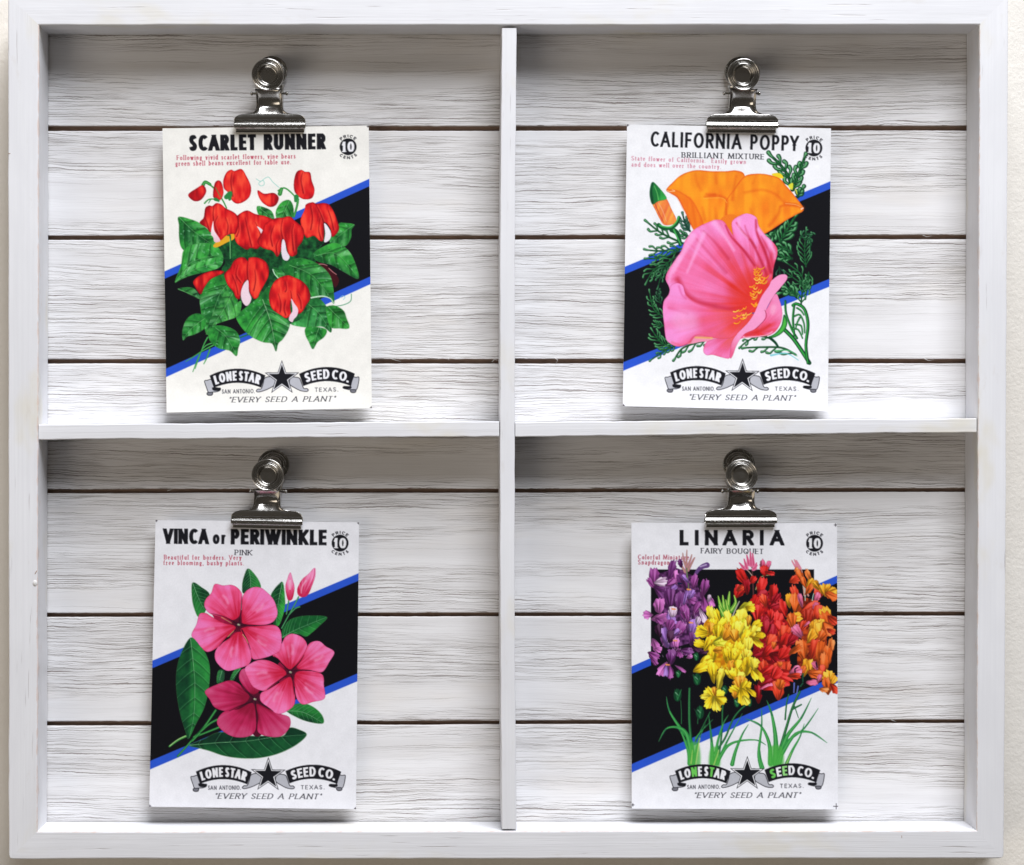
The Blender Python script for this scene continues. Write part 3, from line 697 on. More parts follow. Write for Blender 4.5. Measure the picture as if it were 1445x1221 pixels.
# ---- artwork, in photograph pixels through the tiles it was measured in
def art_scarlet(cv):
    T, B = tile(220, 60, 4.516), tile(220, 330, 4.516); Z1, Z2, Z3, Z4 = tile(230, 230, 9.047), tile(370, 230, 9.03), tile(230, 360, 7.18), tile(370, 360, 8.72)
    stripes(cv, 228, 528, 385.0, 249.3, 523.2, 387.8)
    S = cv.stroke
    # tendrils and low stems
    S(T('640,870 665,885 685,880 690,905 670,915 655,900 670,885 715,858 745,890 785,925'), .9, .9, (130, 205, 190), alpha=.8)
    S(B('1245,385 1240,430 1190,455 1135,462'), 1.2, 1.2, (90, 160, 120)); S(B('1165,415 1190,395 1205,405 1195,420'), .8, .8, (140, 200, 220))
    for p in ('380,690 300,730 235,880', '375,705 300,745 230,790 190,815', '345,735 325,790 305,830', '330,660 300,720 250,860'):
        S(B(p), 2.4, 1.0, (40, 130, 60)); S(B(p), .9, .4, (110, 200, 110), alpha=.8)
    S(B('540,660 600,640 700,620'), 2, 2, (30, 110, 70))
    # deep foliage behind
    def deep(X, Y, i): t = np.clip(vnoise(X, Y, 6, k=3) * .7 + vnoise(X, Y, 2.2, k=4) * .4 - .1, 0, 1)[..., None]; return c3((8, 40, 26)) * (1 - t) + c3((40, 130, 60)) * t
    cv.poly(B('400,90 470,20 600,60 760,60 900,20 1020,-30 1130,-20 1170,10 1060,70 1010,190 900,260 850,420 700,470 600,450 480,380 420,240 440,180'), (20, 70, 40), shade=deep)
    cv.poly(Z1('700,1075 840,1000 960,1040 1060,1090 1200,1090 1357,1110 1357,1221 700,1221'), (20, 70, 40), shade=deep)
    cv.poly(B('560,400 700,330 820,300 1000,400 1010,470 930,540 870,570 800,590 700,560'), (20, 70, 40), shade=deep)
    leaf(cv, T('645,1045 700,1055 740,1080 752,1130 700,1130 655,1100'), T('650,1048 745,1122'), seed=1, nv=3)
    leaf(cv, T('765,1075 800,1020 850,1005 876,1050 872,1112 830,1125 775,1130'), T('850,1008 800,1120'), seed=2, nv=4)
    leaf(cv, Z2('980,770 1050,765 1175,785 1140,850 1130,960 1060,1060 950,1040 860,1010 880,920 960,850'), Z2('1172,786 1040,880 900,1000'), seed=3, nv=4)
    leaf(cv, Z1('200,690 350,720 470,770 560,840 640,930 670,1040 600,1070 450,1060 330,1110 280,1125 225,1060 205,930 205,800'), Z1('205,695 400,880 640,1050'), seed=4, nv=5, split=-.3)
    leaf(cv, B('120,308 160,200 175,110 230,70 330,60 400,90 430,160 400,215 330,240 230,262 160,292'), B('135,300 230,180 420,130'), seed=5, nv=6, split=-.4)
    leaf(cv, B('122,306 200,220 300,170 400,150 428,172 405,215 330,240 230,264 165,288'), B('126,305 260,222 415,180'), seed=6, nv=7, split=0, light=(84, 200, 84), dark=(30, 120, 50))
    leaf(cv, B('1000,130 1070,80 1140,58 1210,90 1260,160 1292,285 1200,245 1120,200 1030,175'), B('1020,140 1150,130 1285,275'), seed=7, nv=5, split=-.35)
    cv.poly(Z4('640,90 740,105 820,150 910,240 945,320 900,400 860,330 790,230 720,160'), (66, 16, 24)); S(Z4('660,118 740,112 800,130'), 1, .8, (220, 150, 150)); S(Z4('820,165 870,210 915,240'), 1, .8, (220, 150, 150))
    leaf(cv, B('815,235 840,180 920,155 1020,185 1100,250 1128,330 1135,445 1095,405 1000,405 960,330 860,280'), B('850,200 1000,270 1130,435'), seed=8, nv=7, split=.1)
    S(B('990,408 1060,398 1110,412 1132,440'), 2.2, 1, (205, 232, 205))
    leaf(cv, B('745,225 765,215 800,235 830,270 780,290'), B('750,225 800,280'), seed=9, nv=2); S(B('745,228 760,262 790,290'), 1.6, 1, (200, 235, 205))
    leaf(cv, B('860,575 930,540 970,460 985,420 1040,412 1090,470 1112,540 1117,628 1060,592 960,597'), B('960,440 1040,510 1112,620'), seed=10, nv=5, light=(80, 190, 96), split=.1)
    leaf(cv, B('1082,480 1095,462 1140,458 1195,490 1215,540 1232,600 1170,603 1110,590'), B('1100,470 1160,530 1228,597'), seed=11, nv=4, dark=(22, 90, 34))
    leaf(cv, B('950,610 975,592 1060,600 1090,620 1070,660 1030,690 1000,735 975,690 955,650'), B('1040,598 1020,650 1000,730'), seed=12, nv=4, dark=(20, 96, 40))
    leaf(cv, B('280,400 310,310 370,270 440,265 500,350 520,440 470,500 400,560 330,645 300,560 285,480'), B('480,300 400,400 325,640'), seed=13, nv=8, split=-.1)
    leaf(cv, B('510,520 560,480 660,400 730,330 760,420 800,520 850,560 845,610 810,670 780,700 765,750 740,700 680,690 600,650 540,590'), B('680,420 730,560 765,742'), seed=14, nv=8, split=.1, vein=(190, 235, 180))
    leaf(cv, B('440,370 485,365 500,440 545,430 525,520 430,560 350,590 318,645 350,540 400,450'), B('490,375 420,500 320,640'), seed=15, nv=6, light=(96, 200, 90), split=-.2)
    leaf(cv, B('172,678 170,610 200,540 260,508 315,530 310,600 250,640 200,655'), B('310,540 230,600 172,672'), seed=16, nv=5, split=-.2)
    leaf(cv, B('335,640 370,590 440,588 510,620 537,680 525,730 513,780 470,745 400,730 350,690'), B('380,600 450,660 513,775'), seed=0, nv=5, split=.15)
    leaf(cv, B('138,352 200,340 250,355 285,415 230,395 180,370'), B('142,352 280,410'), seed=2, nv=2, dark=(14, 60, 34))
    # calyxes and stalks
    for p, w in (('330,895 380,940 425,1005 450,1055', 2.2), ('300,910 315,890 345,905', 5), ('780,945 820,928 870,965 905,1010', 2.2), ('790,965 800,935', 6), ('905,1000 900,1040 880,1110', 3.5), ('310,1025 340,1000 390,1000', 2)):
        S(T(p), w, w * .8, (44, 132, 56)); S(T(p), w * .3, w * .3, (120, 200, 110), alpha=.6)
    S(T('350,1000 335,1025'), 1.5, 1, (60, 150, 90))
    sc = lambda p, f=(), k=0: scarlet(cv, p, f, k)
    sc(T('430,880 450,830 480,812 500,820 545,808 575,850 605,920 597,980 560,1015 515,1027 480,1000 465,960 435,930'), [T('485,830 478,890 490,980')], 0)
    sc(T('365,980 375,900 400,880 420,900 430,960 412,1002 390,998'), [], 1); sc(T('210,965 260,930 300,910 320,950 290,1000 250,1012 215,990'), [], 2)
    sc(T('880,890 895,830 925,813 950,825 982,830 992,880 1010,940 995,990 950,1000 915,985 885,950'), [T('935,830 925,880 940,960')], 3)
    sc(T('650,943 690,965 750,960 782,990 765,1035 725,1048 680,1020 655,980'), [], 4)
    S(T('380,925 412,985'), 1.4, 1.4, (120, 120, 60)); S(T('450,985 475,960 470,1000'), 7, 4, (44, 132, 66)); S(T('380,1000 400,1010'), 5, 3, (44, 132, 66)); S(T('895,985 890,1010'), 7, 4, (44, 132, 66))
    cv.poly(Z1('645,1050 800,920 905,905 908,970 820,1015 690,1078'), (232, 172, 40)); S(Z1('830,920 860,950 850,1221'), 3, 1.4, (30, 100, 50)); S(Z1('855,970 860,1221'), 1, 1, (120, 190, 120))
    sc(B('240,300 300,255 380,235 435,245 350,290 310,340 285,385 250,340'), [], 5)
    sc(Z1('925,700 1060,610 1180,655 1330,690 1420,760 1400,1000 1357,1110 1260,1060 1200,1100 1120,1085 1060,1105 940,1020 915,900 960,780'), [Z1('1050,700 1080,850 1130,1060'), Z1('1180,760 1240,900 1250,1040'), Z1('960,760 970,860 940,940')], 6)
    cv.poly(Z1('1200,808 1275,860 1262,912 1232,865'), (240, 226, 232))
    sc(Z1('470,765 520,700 540,580 590,545 630,552 680,515 740,530 800,580 900,630 955,690 965,780 930,900 880,905 800,930 740,985 680,960 640,870 600,885 560,830'),
       [Z1('650,560 640,640 645,740'), Z1('700,680 660,780 700,900'), Z1('800,700 830,800 820,900'), Z1('540,700 560,760 590,860')], 7)
    cv.poly(Z1('640,740 655,860 732,990 660,1012 640,950 612,900'), (246, 226, 234), shade=lambda X, Y, i: c3((252, 240, 244)) + (c3((238, 190, 205)) - c3((252, 240, 244))) * np.clip((Y - 322) / 20, 0, 1)[..., None])
    sc(Z2('490,720 540,600 560,530 640,503 690,520 790,513 860,540 920,640 970,780 977,850 940,910 890,942 870,850 830,780 785,765 790,900 775,992 730,990 660,930 570,955 530,900 500,820'),
       [Z2('690,540 740,640 785,760'), Z2('620,560 640,700 620,850'), Z2('840,600 880,720 910,850'), Z2('740,700 720,850 750,970')], 1)
    cv.poly(Z2('790,768 850,830 880,920 850,990 790,1008 802,900'), (240, 234, 240), rim=((190, 150, 170), .6, .5))
    sc(Z2('-60,1000 0,880 40,780 160,710 260,700 350,683 420,740 512,820 532,900 510,1000 450,1080 440,1160 380,1192 330,1150 290,1000 250,980 240,1110 190,1197 130,1120 0,1080'),
       [Z2('260,720 240,850 265,970'), Z2('150,800 110,930 130,1060'), Z2('400,780 380,900 400,1120'), Z2('210,980 180,1060 190,1160')], 2)
    cv.poly(Z2('268,972 292,1010 312,1120 350,1195 320,1245 265,1225 243,1130 250,1010'), (238, 226, 236), rim=((190, 150, 170), .6, .5))
    sc(Z3('625,190 680,130 720,60 780,25 830,30 862,62 872,30 950,25 1030,60 1070,130 1065,220 1020,310 980,380 960,430 920,442 880,380 860,300 855,255 815,290 790,370 780,442 740,435 710,370 660,310 630,240'),
       [Z3('862,62 855,150 860,250'), Z3('760,100 740,200 790,280'), Z3('930,150 940,250 920,360'), Z3('700,200 740,300 760,400')], 3)
    cv.poly(Z3('857,253 869,290 872,370 896,440 870,502 835,513 798,460 789,380 815,300'), (240, 214, 224), rim=((190, 130, 150), .6, .5))
    sc(Z4('310,250 400,280 470,310 540,370 580,450 587,540 540,620 490,700 440,722 400,640 360,545 345,640 350,740 290,777 230,740 140,680 95,600 85,500 110,400 180,300'),
       [Z4('290,330 300,420 285,450'), Z4('350,440 360,500 365,550'), Z4('200,480 230,600 220,700'), Z4('430,480 470,560 480,660'), Z4('290,560 270,660 290,740')], 4)
    cv.poly(Z4('355,538 400,600 442,670 430,745 390,792 370,827 328,800 340,740 372,680'), (240, 208, 222), rim=((190, 120, 145), .6, .5))
    draw_text(cv, 'SCARLET RUNNER', T('212,692')[0], T('1082,681')[0], 22.4, INK, tv=.265, th=.2, gap=.085, widths=.86)
    red = (186, 62, 84)
    draw_text(cv, 'Following vivid scarlet flowers, vine bears', T('133,750')[0], T('890,739')[0], 6.7, red, tv=.135, th=.09, gap=.20, serif=.055)
    draw_text(cv, 'green shell beans excellent for table use.', T('125,787')[0], T('860,776')[0], 6.7, red, tv=.135, th=.09, gap=.20, serif=.055)
    badge(cv, T('1225,665')[0], -.015); banner(cv, B('803,917')[0], -.002)
    corners(cv, [(519.4, 178.4), (524.0, 575.4)], 1.6)

def corners(cv, pts, l):
    for x, y in pts:
        cv.stroke([(x - l, y), (x + l, y)], .9, .9, (40, 34, 40), smooth=False); cv.stroke([(x, y - l), (x, y + l)], .9, .9, (40, 34, 40), smooth=False)

def art_poppy(cv):
    T, B = tile(860, 60, 4.516), tile(860, 330, 4.516); Y1, Y2 = tile(900, 210, 5.161), tile(900, 400, 5.161); S = cv.stroke
    stripes(cv, 876, 1176, 378.9, 254.2, 512.8, 391.4)
    fr = lambda p, sd, t=Y1, **k: frond(cv, t(p), seed=sd, **k)
    fr('1125,300 1095,200 1040,120 985,65', 1, side=4, ln=13); fr('1130,300 1170,190 1220,50', 2, side=4, ln=10)
    cv.poly(Y1('975,188 1010,176 1045,185 1060,215 1020,212'), (244, 214, 40)); cv.poly(Y1('1095,270 1130,250 1125,300'), (220, 220, 60))
    fr('1165,350 1180,320 1200,290', 3, side=2, ln=5); S(Y1('1150,300 1160,330'), 2, 1, (220, 210, 60))
    fr('1030,690 1080,600 1150,490', 4, side=4, ln=12); fr('1000,600 980,640 960,640', 5, side=2, ln=6)
    fr('1225,860 1215,740 1225,620', 6, side=6, ln=12, w=2.6); fr('1120,760 1070,720 1015,725', 7, side=3, ln=9); fr('1120,800 1070,790 1020,770', 8, side=2, ln=8)
    fr('1210,1030 1190,920 1090,835', 9, side=4, ln=10, w=2.6); fr('1200,990 1120,930 1080,900', 10, side=2, ln=8, w=2.4); fr('1245,900 1240,980 1220,1080', 11, side=4, ln=8, w=2.4)
    fr('1180,650 1250,620 1255,760', 12, side=4, ln=7, w=1.8, light=(40, 120, 64)); fr('1030,860 1040,940 1060,1000', 13, side=3, ln=7, w=2, light=(30, 80, 60))
    fr('1150,1080 1110,1020 1050,1010', 14, side=4, ln=9, w=2.6)
    fr('1160,100 1120,60 1040,70', 15, Y2, side=3, ln=9); fr('1190,150 1200,60 1240,0', 16, Y2, side=4, ln=9, w=2.4)
    # stalk of the pink flower
    for p, w in (('1060,330 1130,400 1200,500 1250,580', 7), ('1240,580 1225,450 1240,300 1215,190 1160,150 1130,160', 5.5), ('1075,130 1080,220 1120,330 1160,400', 4), ('1140,160 1130,260 1140,380', 4)):
        S(Y2(p), w * .8, w * .8, (12, 62, 36), soft=.4); S(Y2(p) + (-.5, -.2), w * .32, w * .4, (52, 160, 66), soft=.6)
    for p in ('1140,240 1180,230 1210,290 1215,360', '1150,300 1190,310 1200,370', '1160,180 1190,200 1210,230', '1130,330 1170,340 1200,400', '1180,250 1160,290 1150,330'):
        S(Y2(p), 2.8, 2.0, (16, 80, 40)); S(Y2(p), 1.0, .8, (110, 200, 110), alpha=.8)
    fr('960,400 880,385 800,420 745,465', 17, Y2, side=3, ln=6, w=2.6); fr('1150,520 1050,470 900,465 780,470', 18, Y2, side=5, ln=12, w=3.0, sgn=(-1,))
    S(Y2('960,395 1000,430 1020,460'), 4, 3, (14, 66, 40)); S(Y2('970,525 1080,510 1170,560'), 3, 1, (120, 205, 215), alpha=.8); S(Y2('1000,490 1100,490 1160,530'), 1.6, 1, (90, 190, 120))
    fr('560,408 460,425 330,470 275,540', 19, Y2, side=5, ln=11, w=3.0, sgn=(-1,)); S(Y2('570,402 500,405 420,430'), 2.4, 2, (20, 70, 44)); S(Y2('480,405 540,402'), 1, 1, (230, 220, 60))
    # left-hand foliage
    fr('330,690 220,640 150,600 75,540', 20, side=4, ln=11, w=3); fr('320,730 230,740 150,745 90,740', 21, side=4, ln=11, w=2.8); fr('300,740 200,790 140,800 80,800', 22, side=3, ln=9, w=2.8)
    fr('270,790 190,850 120,880 70,960', 23, side=6, ln=12, w=2.6); fr('230,840 180,900 150,1000', 24, side=4, ln=8, w=2.0, light=(36, 120, 60))
    fr('380,600 350,560 330,490', 25, side=4, ln=8, w=3, dark=(14, 48, 40), light=(44, 110, 74)); fr('370,640 340,630 320,610', 26, side=2, ln=5, w=3, dark=(14, 48, 40))
    fr('200,250 120,190 85,60', 27, Y2, side=5, ln=9, w=2.6); fr('190,310 150,300 135,290', 28, Y2, side=3, ln=6, w=2); fr('250,470 170,430 110,350', 29, Y2, side=5, ln=11, w=2.8); fr('280,450 200,490 100,555', 30, Y2, side=4, ln=7, w=2.4)
    fr('170,150 150,100 155,60', 31, Y2, side=3, ln=6, w=2, light=(30, 90, 50))
    # bud
    def grn(X, Y, i): t = np.clip((X - 919) / 18 + .5 * (vnoise(X, Y, 2, 9, k=2) - .5), 0, 1)[..., None]; return c3((20, 90, 48)) * (1 - t) + c3((50, 170, 70)) * t
    S(Y1('250,590 290,620 310,700'), 8, 5, (18, 80, 44)); S(Y1('262,590 285,640 315,700'), 2.4, 1.5, (70, 176, 84))
    def orb(X, Y, i): t = np.clip(.5 + .9 * (vnoise(X + Y * .4, Y, 4, 40, k=5) - .5) + .3 * (i - .5), 0, 1)[..., None]; return c3((236, 96, 60)) * (1 - t) + c3((252, 170, 70)) * t
    cv.poly(Y1('108,400 150,385 205,362 245,440 280,515 262,548 195,555 160,510 130,450'), (240, 130, 60), shade=orb, under=((150, 60, 30), .4, .5)); S(Y1('125,400 150,460 190,540'), 1.4, 1, (190, 60, 50), alpha=.8); S(Y1('150,395 180,450 210,530'), 1.6, 1, (250, 180, 150), alpha=.6)
    cv.poly(Y1('108,243 160,290 207,352 200,370 150,382 108,405 90,360 88,300'), (40, 150, 60), shade=grn, under=((8, 50, 30), .5, .8)); S(Y1('110,250 100,320 110,395'), 1, 1.6, (14, 60, 40)); S(Y1('120,270 140,320 150,372'), 1, 1.4, (120, 210, 110), alpha=.7)
    S(Y1('152,555 180,575 240,578 285,545 300,500'), 5.5, 4.5, (16, 84, 44)); S(Y1('158,556 190,568 240,570 280,535 298,495'), 2, 2, (70, 180, 84))
    # orange poppy
    def org(k, lo=(232, 92, 24), hi=(255, 160, 34)):
        return lambda X, Y, i: c3(lo) * (1 - (t := np.clip(.78 + .5 * (vnoise(X, Y, 5, 26, k=k) - .5) + .25 * (vnoise(X, Y, 14, k=k + 1) - .5) - .75 * (1 - i), 0, 1)[..., None])) + c3(hi) * t
    U = ((190, 70, 24), .5, .6)
    cv.poly(Y1('208,300 250,250 320,190 420,158 540,165 640,165 720,160 778,195 760,330 700,420 640,540 600,640 440,610 390,560 340,450 290,360 240,325'), (250, 140, 30), shade=org(1), under=U)
    cv.poly(Y1('208,300 250,330 290,360 330,440 350,470 400,580 440,605 480,560 440,450 390,370 320,320 270,300'), (240, 110, 30), shade=org(3, (220, 70, 24), (250, 130, 30)), alpha=.75, soft=1)
    cv.poly(Y1('640,400 660,350 700,300 740,240 790,195 860,183 940,188 1030,215 1080,270 1140,340 1208,440 1150,482 1080,522 940,612 860,640 760,640 700,600 650,520'), (255, 150, 34), shade=org(2), under=U)
    for p, w, a in (('715,200 700,300 690,370', 2, .6), ('380,360 400,420 420,560', 2.4, .5), ('500,330 600,345 650,380 640,480 655,560', 2.2, .75), ('490,350 520,345 560,340', 3, .7), ('780,320 900,300 1000,330 1080,400 1150,410', 2.4, .5),
                    ('1040,420 1090,405 1150,412 1200,430', 2.4, .75), ('1035,430 1020,480 960,560', 3, .55), ('420,185 430,240 460,300', 2, .35), ('560,180 570,250', 2, .35), ('860,200 840,250', 2, .3), ('470,430 490,520', 2.4, .4), ('560,430 570,520', 2.4, .35), ('820,440 850,520', 3, .35)):
        S(Y1(p), w * .6, w * 1.6, (222, 84, 22), alpha=min(1, a * 1.05), soft=5)
    S(Y1('215,305 235,312 270,308 250,300'), .9, .8, (255, 215, 170)); S(Y1('1075,400 1150,408 1205,432'), .9, .8, (255, 190, 120), alpha=.8); S(Y1('1190,440 1206,432'), 1.6, 1, (255, 235, 225))
    S(Y1('480,362 560,358 620,362 650,395'), .8, .8, (255, 200, 90), alpha=.6)
    cv.poly(Y1('600,520 700,480 820,600 760,700 640,640'), (240, 124, 34))
    # pink poppy, big bowl
    cA, cB = np.array([1069., 427.]), np.array([1040., 445.])
    def pnk(k, c=(1068, 428), R=130, hot=(228, 50, 46), mid=(240, 98, 146), hi=(250, 148, 214), br=-.02, an=9):
        def f(X, Y, i):
            dx, dy = X - c[0], Y - c[1]; r = np.hypot(dx, dy) / R; a = np.arctan2(dy, dx)
            st = vnoise(a * an + 30, r * 1.5 + 3, 1, k=k) - .5; st2 = vnoise(a * an * 4 + 9, r * 2 + 3, 1, k=k + 2) - .5
            t = np.clip(r * 1.05 - .1 + st * .48 + st2 * .16 + .25 * (vnoise(X, Y, 16, k=k + 1) - .5) + br - .25 * (1 - i), 0, 1)[..., None]
            return np.where(t < .5, c3(hot) + (c3(mid) - c3(hot)) * t * 2, c3(mid) + (c3(hi) - c3(mid)) * (t - .5) * 2)
        return f
    cv.poly(Y1('410,590 480,550 570,518 625,530 660,580 700,640 760,720 860,800 930,900 970,1000 960,1100 900,1180 700,1200 500,1190 380,1160 330,1090 250,1060 225,1000 203,950 220,890 280,800 320,740 340,680 380,620'), (240, 130, 170), shade=pnk(1), under=((150, 40, 90), .5, .5))
    cv.poly(Y1('690,600 688,530 740,490 800,473 862,500 880,560 920,620 1000,700 1017,760 990,860 978,960 960,1020 920,960 860,840 780,740 710,670'), (240, 130, 170), shade=pnk(3, c=(1068, 425), R=105, an=12), under=((150, 40, 90), .6, .7))
    for p, w, a in (('720,540 760,600 830,680 890,800 940,920', 4, .65), ('860,520 870,620 930,760 970,900', 5, .7), ('780,560 800,620 860,720', 3, .35), ('640,560 680,640 770,740 850,850', 3.4, .75), ('480,600 560,680 660,800', 5, .3), ('420,650 520,760 640,900', 6, .22), ('900,640 960,760 985,860', 3, .45)):
        S(Y1(p), w * .4, w, (196, 36, 66), alpha=min(1, a * 1.3), soft=3)
    for p, w in (('740,510 740,580 800,650', 4), ('400,640 330,760 260,900', 8), ('480,620 420,760 360,900', 5), ('300,800 250,880 230,960', 6), ('950,660 990,740 1000,800', 4), ('560,540 620,620 700,740', 6), ('880,590 930,650 990,750', 4)): S(Y1(p), w * 1.3, w * .5, (255, 178, 230), alpha=.65, soft=4)
    cv.poly(Y2('380,370 620,360 700,400 600,430 480,425 390,440 300,440'), (244, 150, 180))
    # under petal on the right, lower flap, tip and rolled rim
    cv.poly(Y2('930,200 1000,80 1030,120 1052,210 1035,300 975,370 860,392 770,397 700,420 760,330 860,280'), (238, 90, 90), shade=pnk(4, c=(1070, 470), R=40, hi=(246, 140, 190), an=5, br=.1), under=((130, 30, 60), .6, .6))
    S(Y2('770,390 860,388 940,375 980,350'), 2.2, 1.2, (250, 160, 190)); S(Y2('790,380 880,350 960,300'), 5, 3, (206, 40, 44), alpha=.6, soft=3); cv.poly(Y2('965,180 985,150 1010,170 1000,215 975,230'), (248, 170, 205), soft=1.6, alpha=.7)
    cv.poly(Y2('478,490 500,430 580,402 650,385 720,370 760,360 700,480 670,540 650,547 600,535 545,520 500,522'), (246, 130, 150), shade=pnk(5, c=(1040, 468), R=55, br=.1, hot=(236, 90, 90)), under=((150, 40, 80), .5, .7))
    S(Y2('290,-30 348,72 425,126 560,166 700,188 790,200'), 7, 4, (200, 44, 74), alpha=.75, soft=6)
    cv.poly(Y2('240,20 270,0 300,0 330,20 350,80 420,135 560,178 690,200 800,215 860,240 800,320 730,370 660,400 560,398 430,378 380,430 300,460 240,440 205,400 192,300 183,200 190,130 225,80'), (246, 140, 190), shade=pnk(6, c=(1062, 440), R=128, hot=(240, 84, 80), br=.06, an=7), under=((150, 40, 90), .6, .55))
    for p, w, a, c in (('352,85 430,140 560,182 700,200', 3, .55, (214, 60, 90)), ('230,180 300,200 360,220', 4, .25, (214, 60, 110)), ('380,425 420,385 520,395', 2, .6, (214, 60, 90)), ('250,430 330,455 380,430', 3, .4, (226, 80, 90)), ('300,20 320,80 350,110', 2, .4, (210, 60, 110)), ('420,395 540,398', 1, .9, (240, 220, 60))):
        S(Y2(p), w, w, c, alpha=a, soft=3)
    cv.poly(Y2('240,250 300,200 420,230 440,300 380,340 280,330'), (250, 178, 226), soft=5, alpha=.55)
    def cen(X, Y, i): return np.broadcast_to(c3((226, 52, 40)), X.shape + (3,))
    cv.poly(Y2('760,-60 860,-130 930,-40 940,60 880,200 780,330 690,360 640,300 700,180 700,40'), (226, 56, 44), soft=6, alpha=.55)
    rs = np.random.RandomState(3)
    for k in range(0, 120, 2):
        f = rs.rand(); x = 915 - 60 * f + rs.uniform(-70, 10) * (1.0 if f < .55 else .9); y = -110 + 330 * f + rs.uniform(-25, 25)
        if k > 88: x, y = rs.uniform(690, 840), rs.uniform(165, 300); x -= max(0, y - 240) * .5
        if x > 915 - max(0, y - 20) * .42: continue
        l = rs.uniform(18, 46); a = rs.uniform(-.1, 1.0) if k < 70 else rs.uniform(-.3, .3); q = Y2('%f,%f %f,%f %f,%f %f,%f' % (x, y, x + l * .4, y + l * .3 * math.sin(a) + 5, x + l * .8, y + l * .3 * math.sin(a) - 2, x + l * 1.05, y - 14))
        if k > 70 and x + l > 905 - max(0, y) * .3: continue
        S(q + (.3, .5), 1.7, 1.0, (170, 40, 20), alpha=.5); S(q, 1.9, .8, (250, 160, 36) if rs.rand() < .7 else (252, 196, 80))
    cv.poly(Y2('1080,-62 1086,-30 1040,30 990,92 935,190 922,262 855,330 775,370 722,445 690,528 672,540 682,440 722,370 800,290 850,215 900,100 955,20 975,-20 1030,-60'), (246, 140, 190), shade=pnk(7, c=(1030, 505), R=30, hot=(236, 96, 140), mid=(244, 132, 176), hi=(248, 158, 204), an=3), under=((150, 30, 70), .6, .75))
    S(Y2('925,195 935,250 860,330'), .8, .8, (150, 30, 60), alpha=.7)
    cv.poly(Y2('1065,228 1088,290 1062,350 1000,392 945,396 1000,365 1045,310'), (50, 150, 50), shade=lambda X, Y, i: c3((16, 80, 40)) + (c3((80, 190, 70)) - c3((16, 80, 40))) * i[..., None], under=((8, 50, 30), .6, .8))
    # lettering
    draw_text(cv, 'CALIFORNIA POPPY', T('262,664')[0], T('1205,693')[0], 21.6, INK, tv=.165, th=.15, gap=.15, widths=.86)
    draw_text(cv, 'BRILLIANT MIXTURE', T('460,734')[0], T('985,746')[0], 7.6, (44, 44, 52), tv=.18, th=.08, gap=.2, serif=.09)
    red = (206, 116, 140)
    draw_text(cv, 'State flower of California.  Easily grown', T('140,752')[0], T('870,775')[0], 6.2, red, tv=.14, th=.09, gap=.22, serif=.055)
    draw_text(cv, 'and does well over the country.', T('140,791')[0], T('710,806')[0], 6.2, red, tv=.14, th=.09, gap=.22, serif=.055)
    badge(cv, T('1303,673')[0], .03); banner(cv, B('847,906')[0], .018)
    corners(cv, [(885.7, 176.7), (879.8, 572.4)], 1.6)

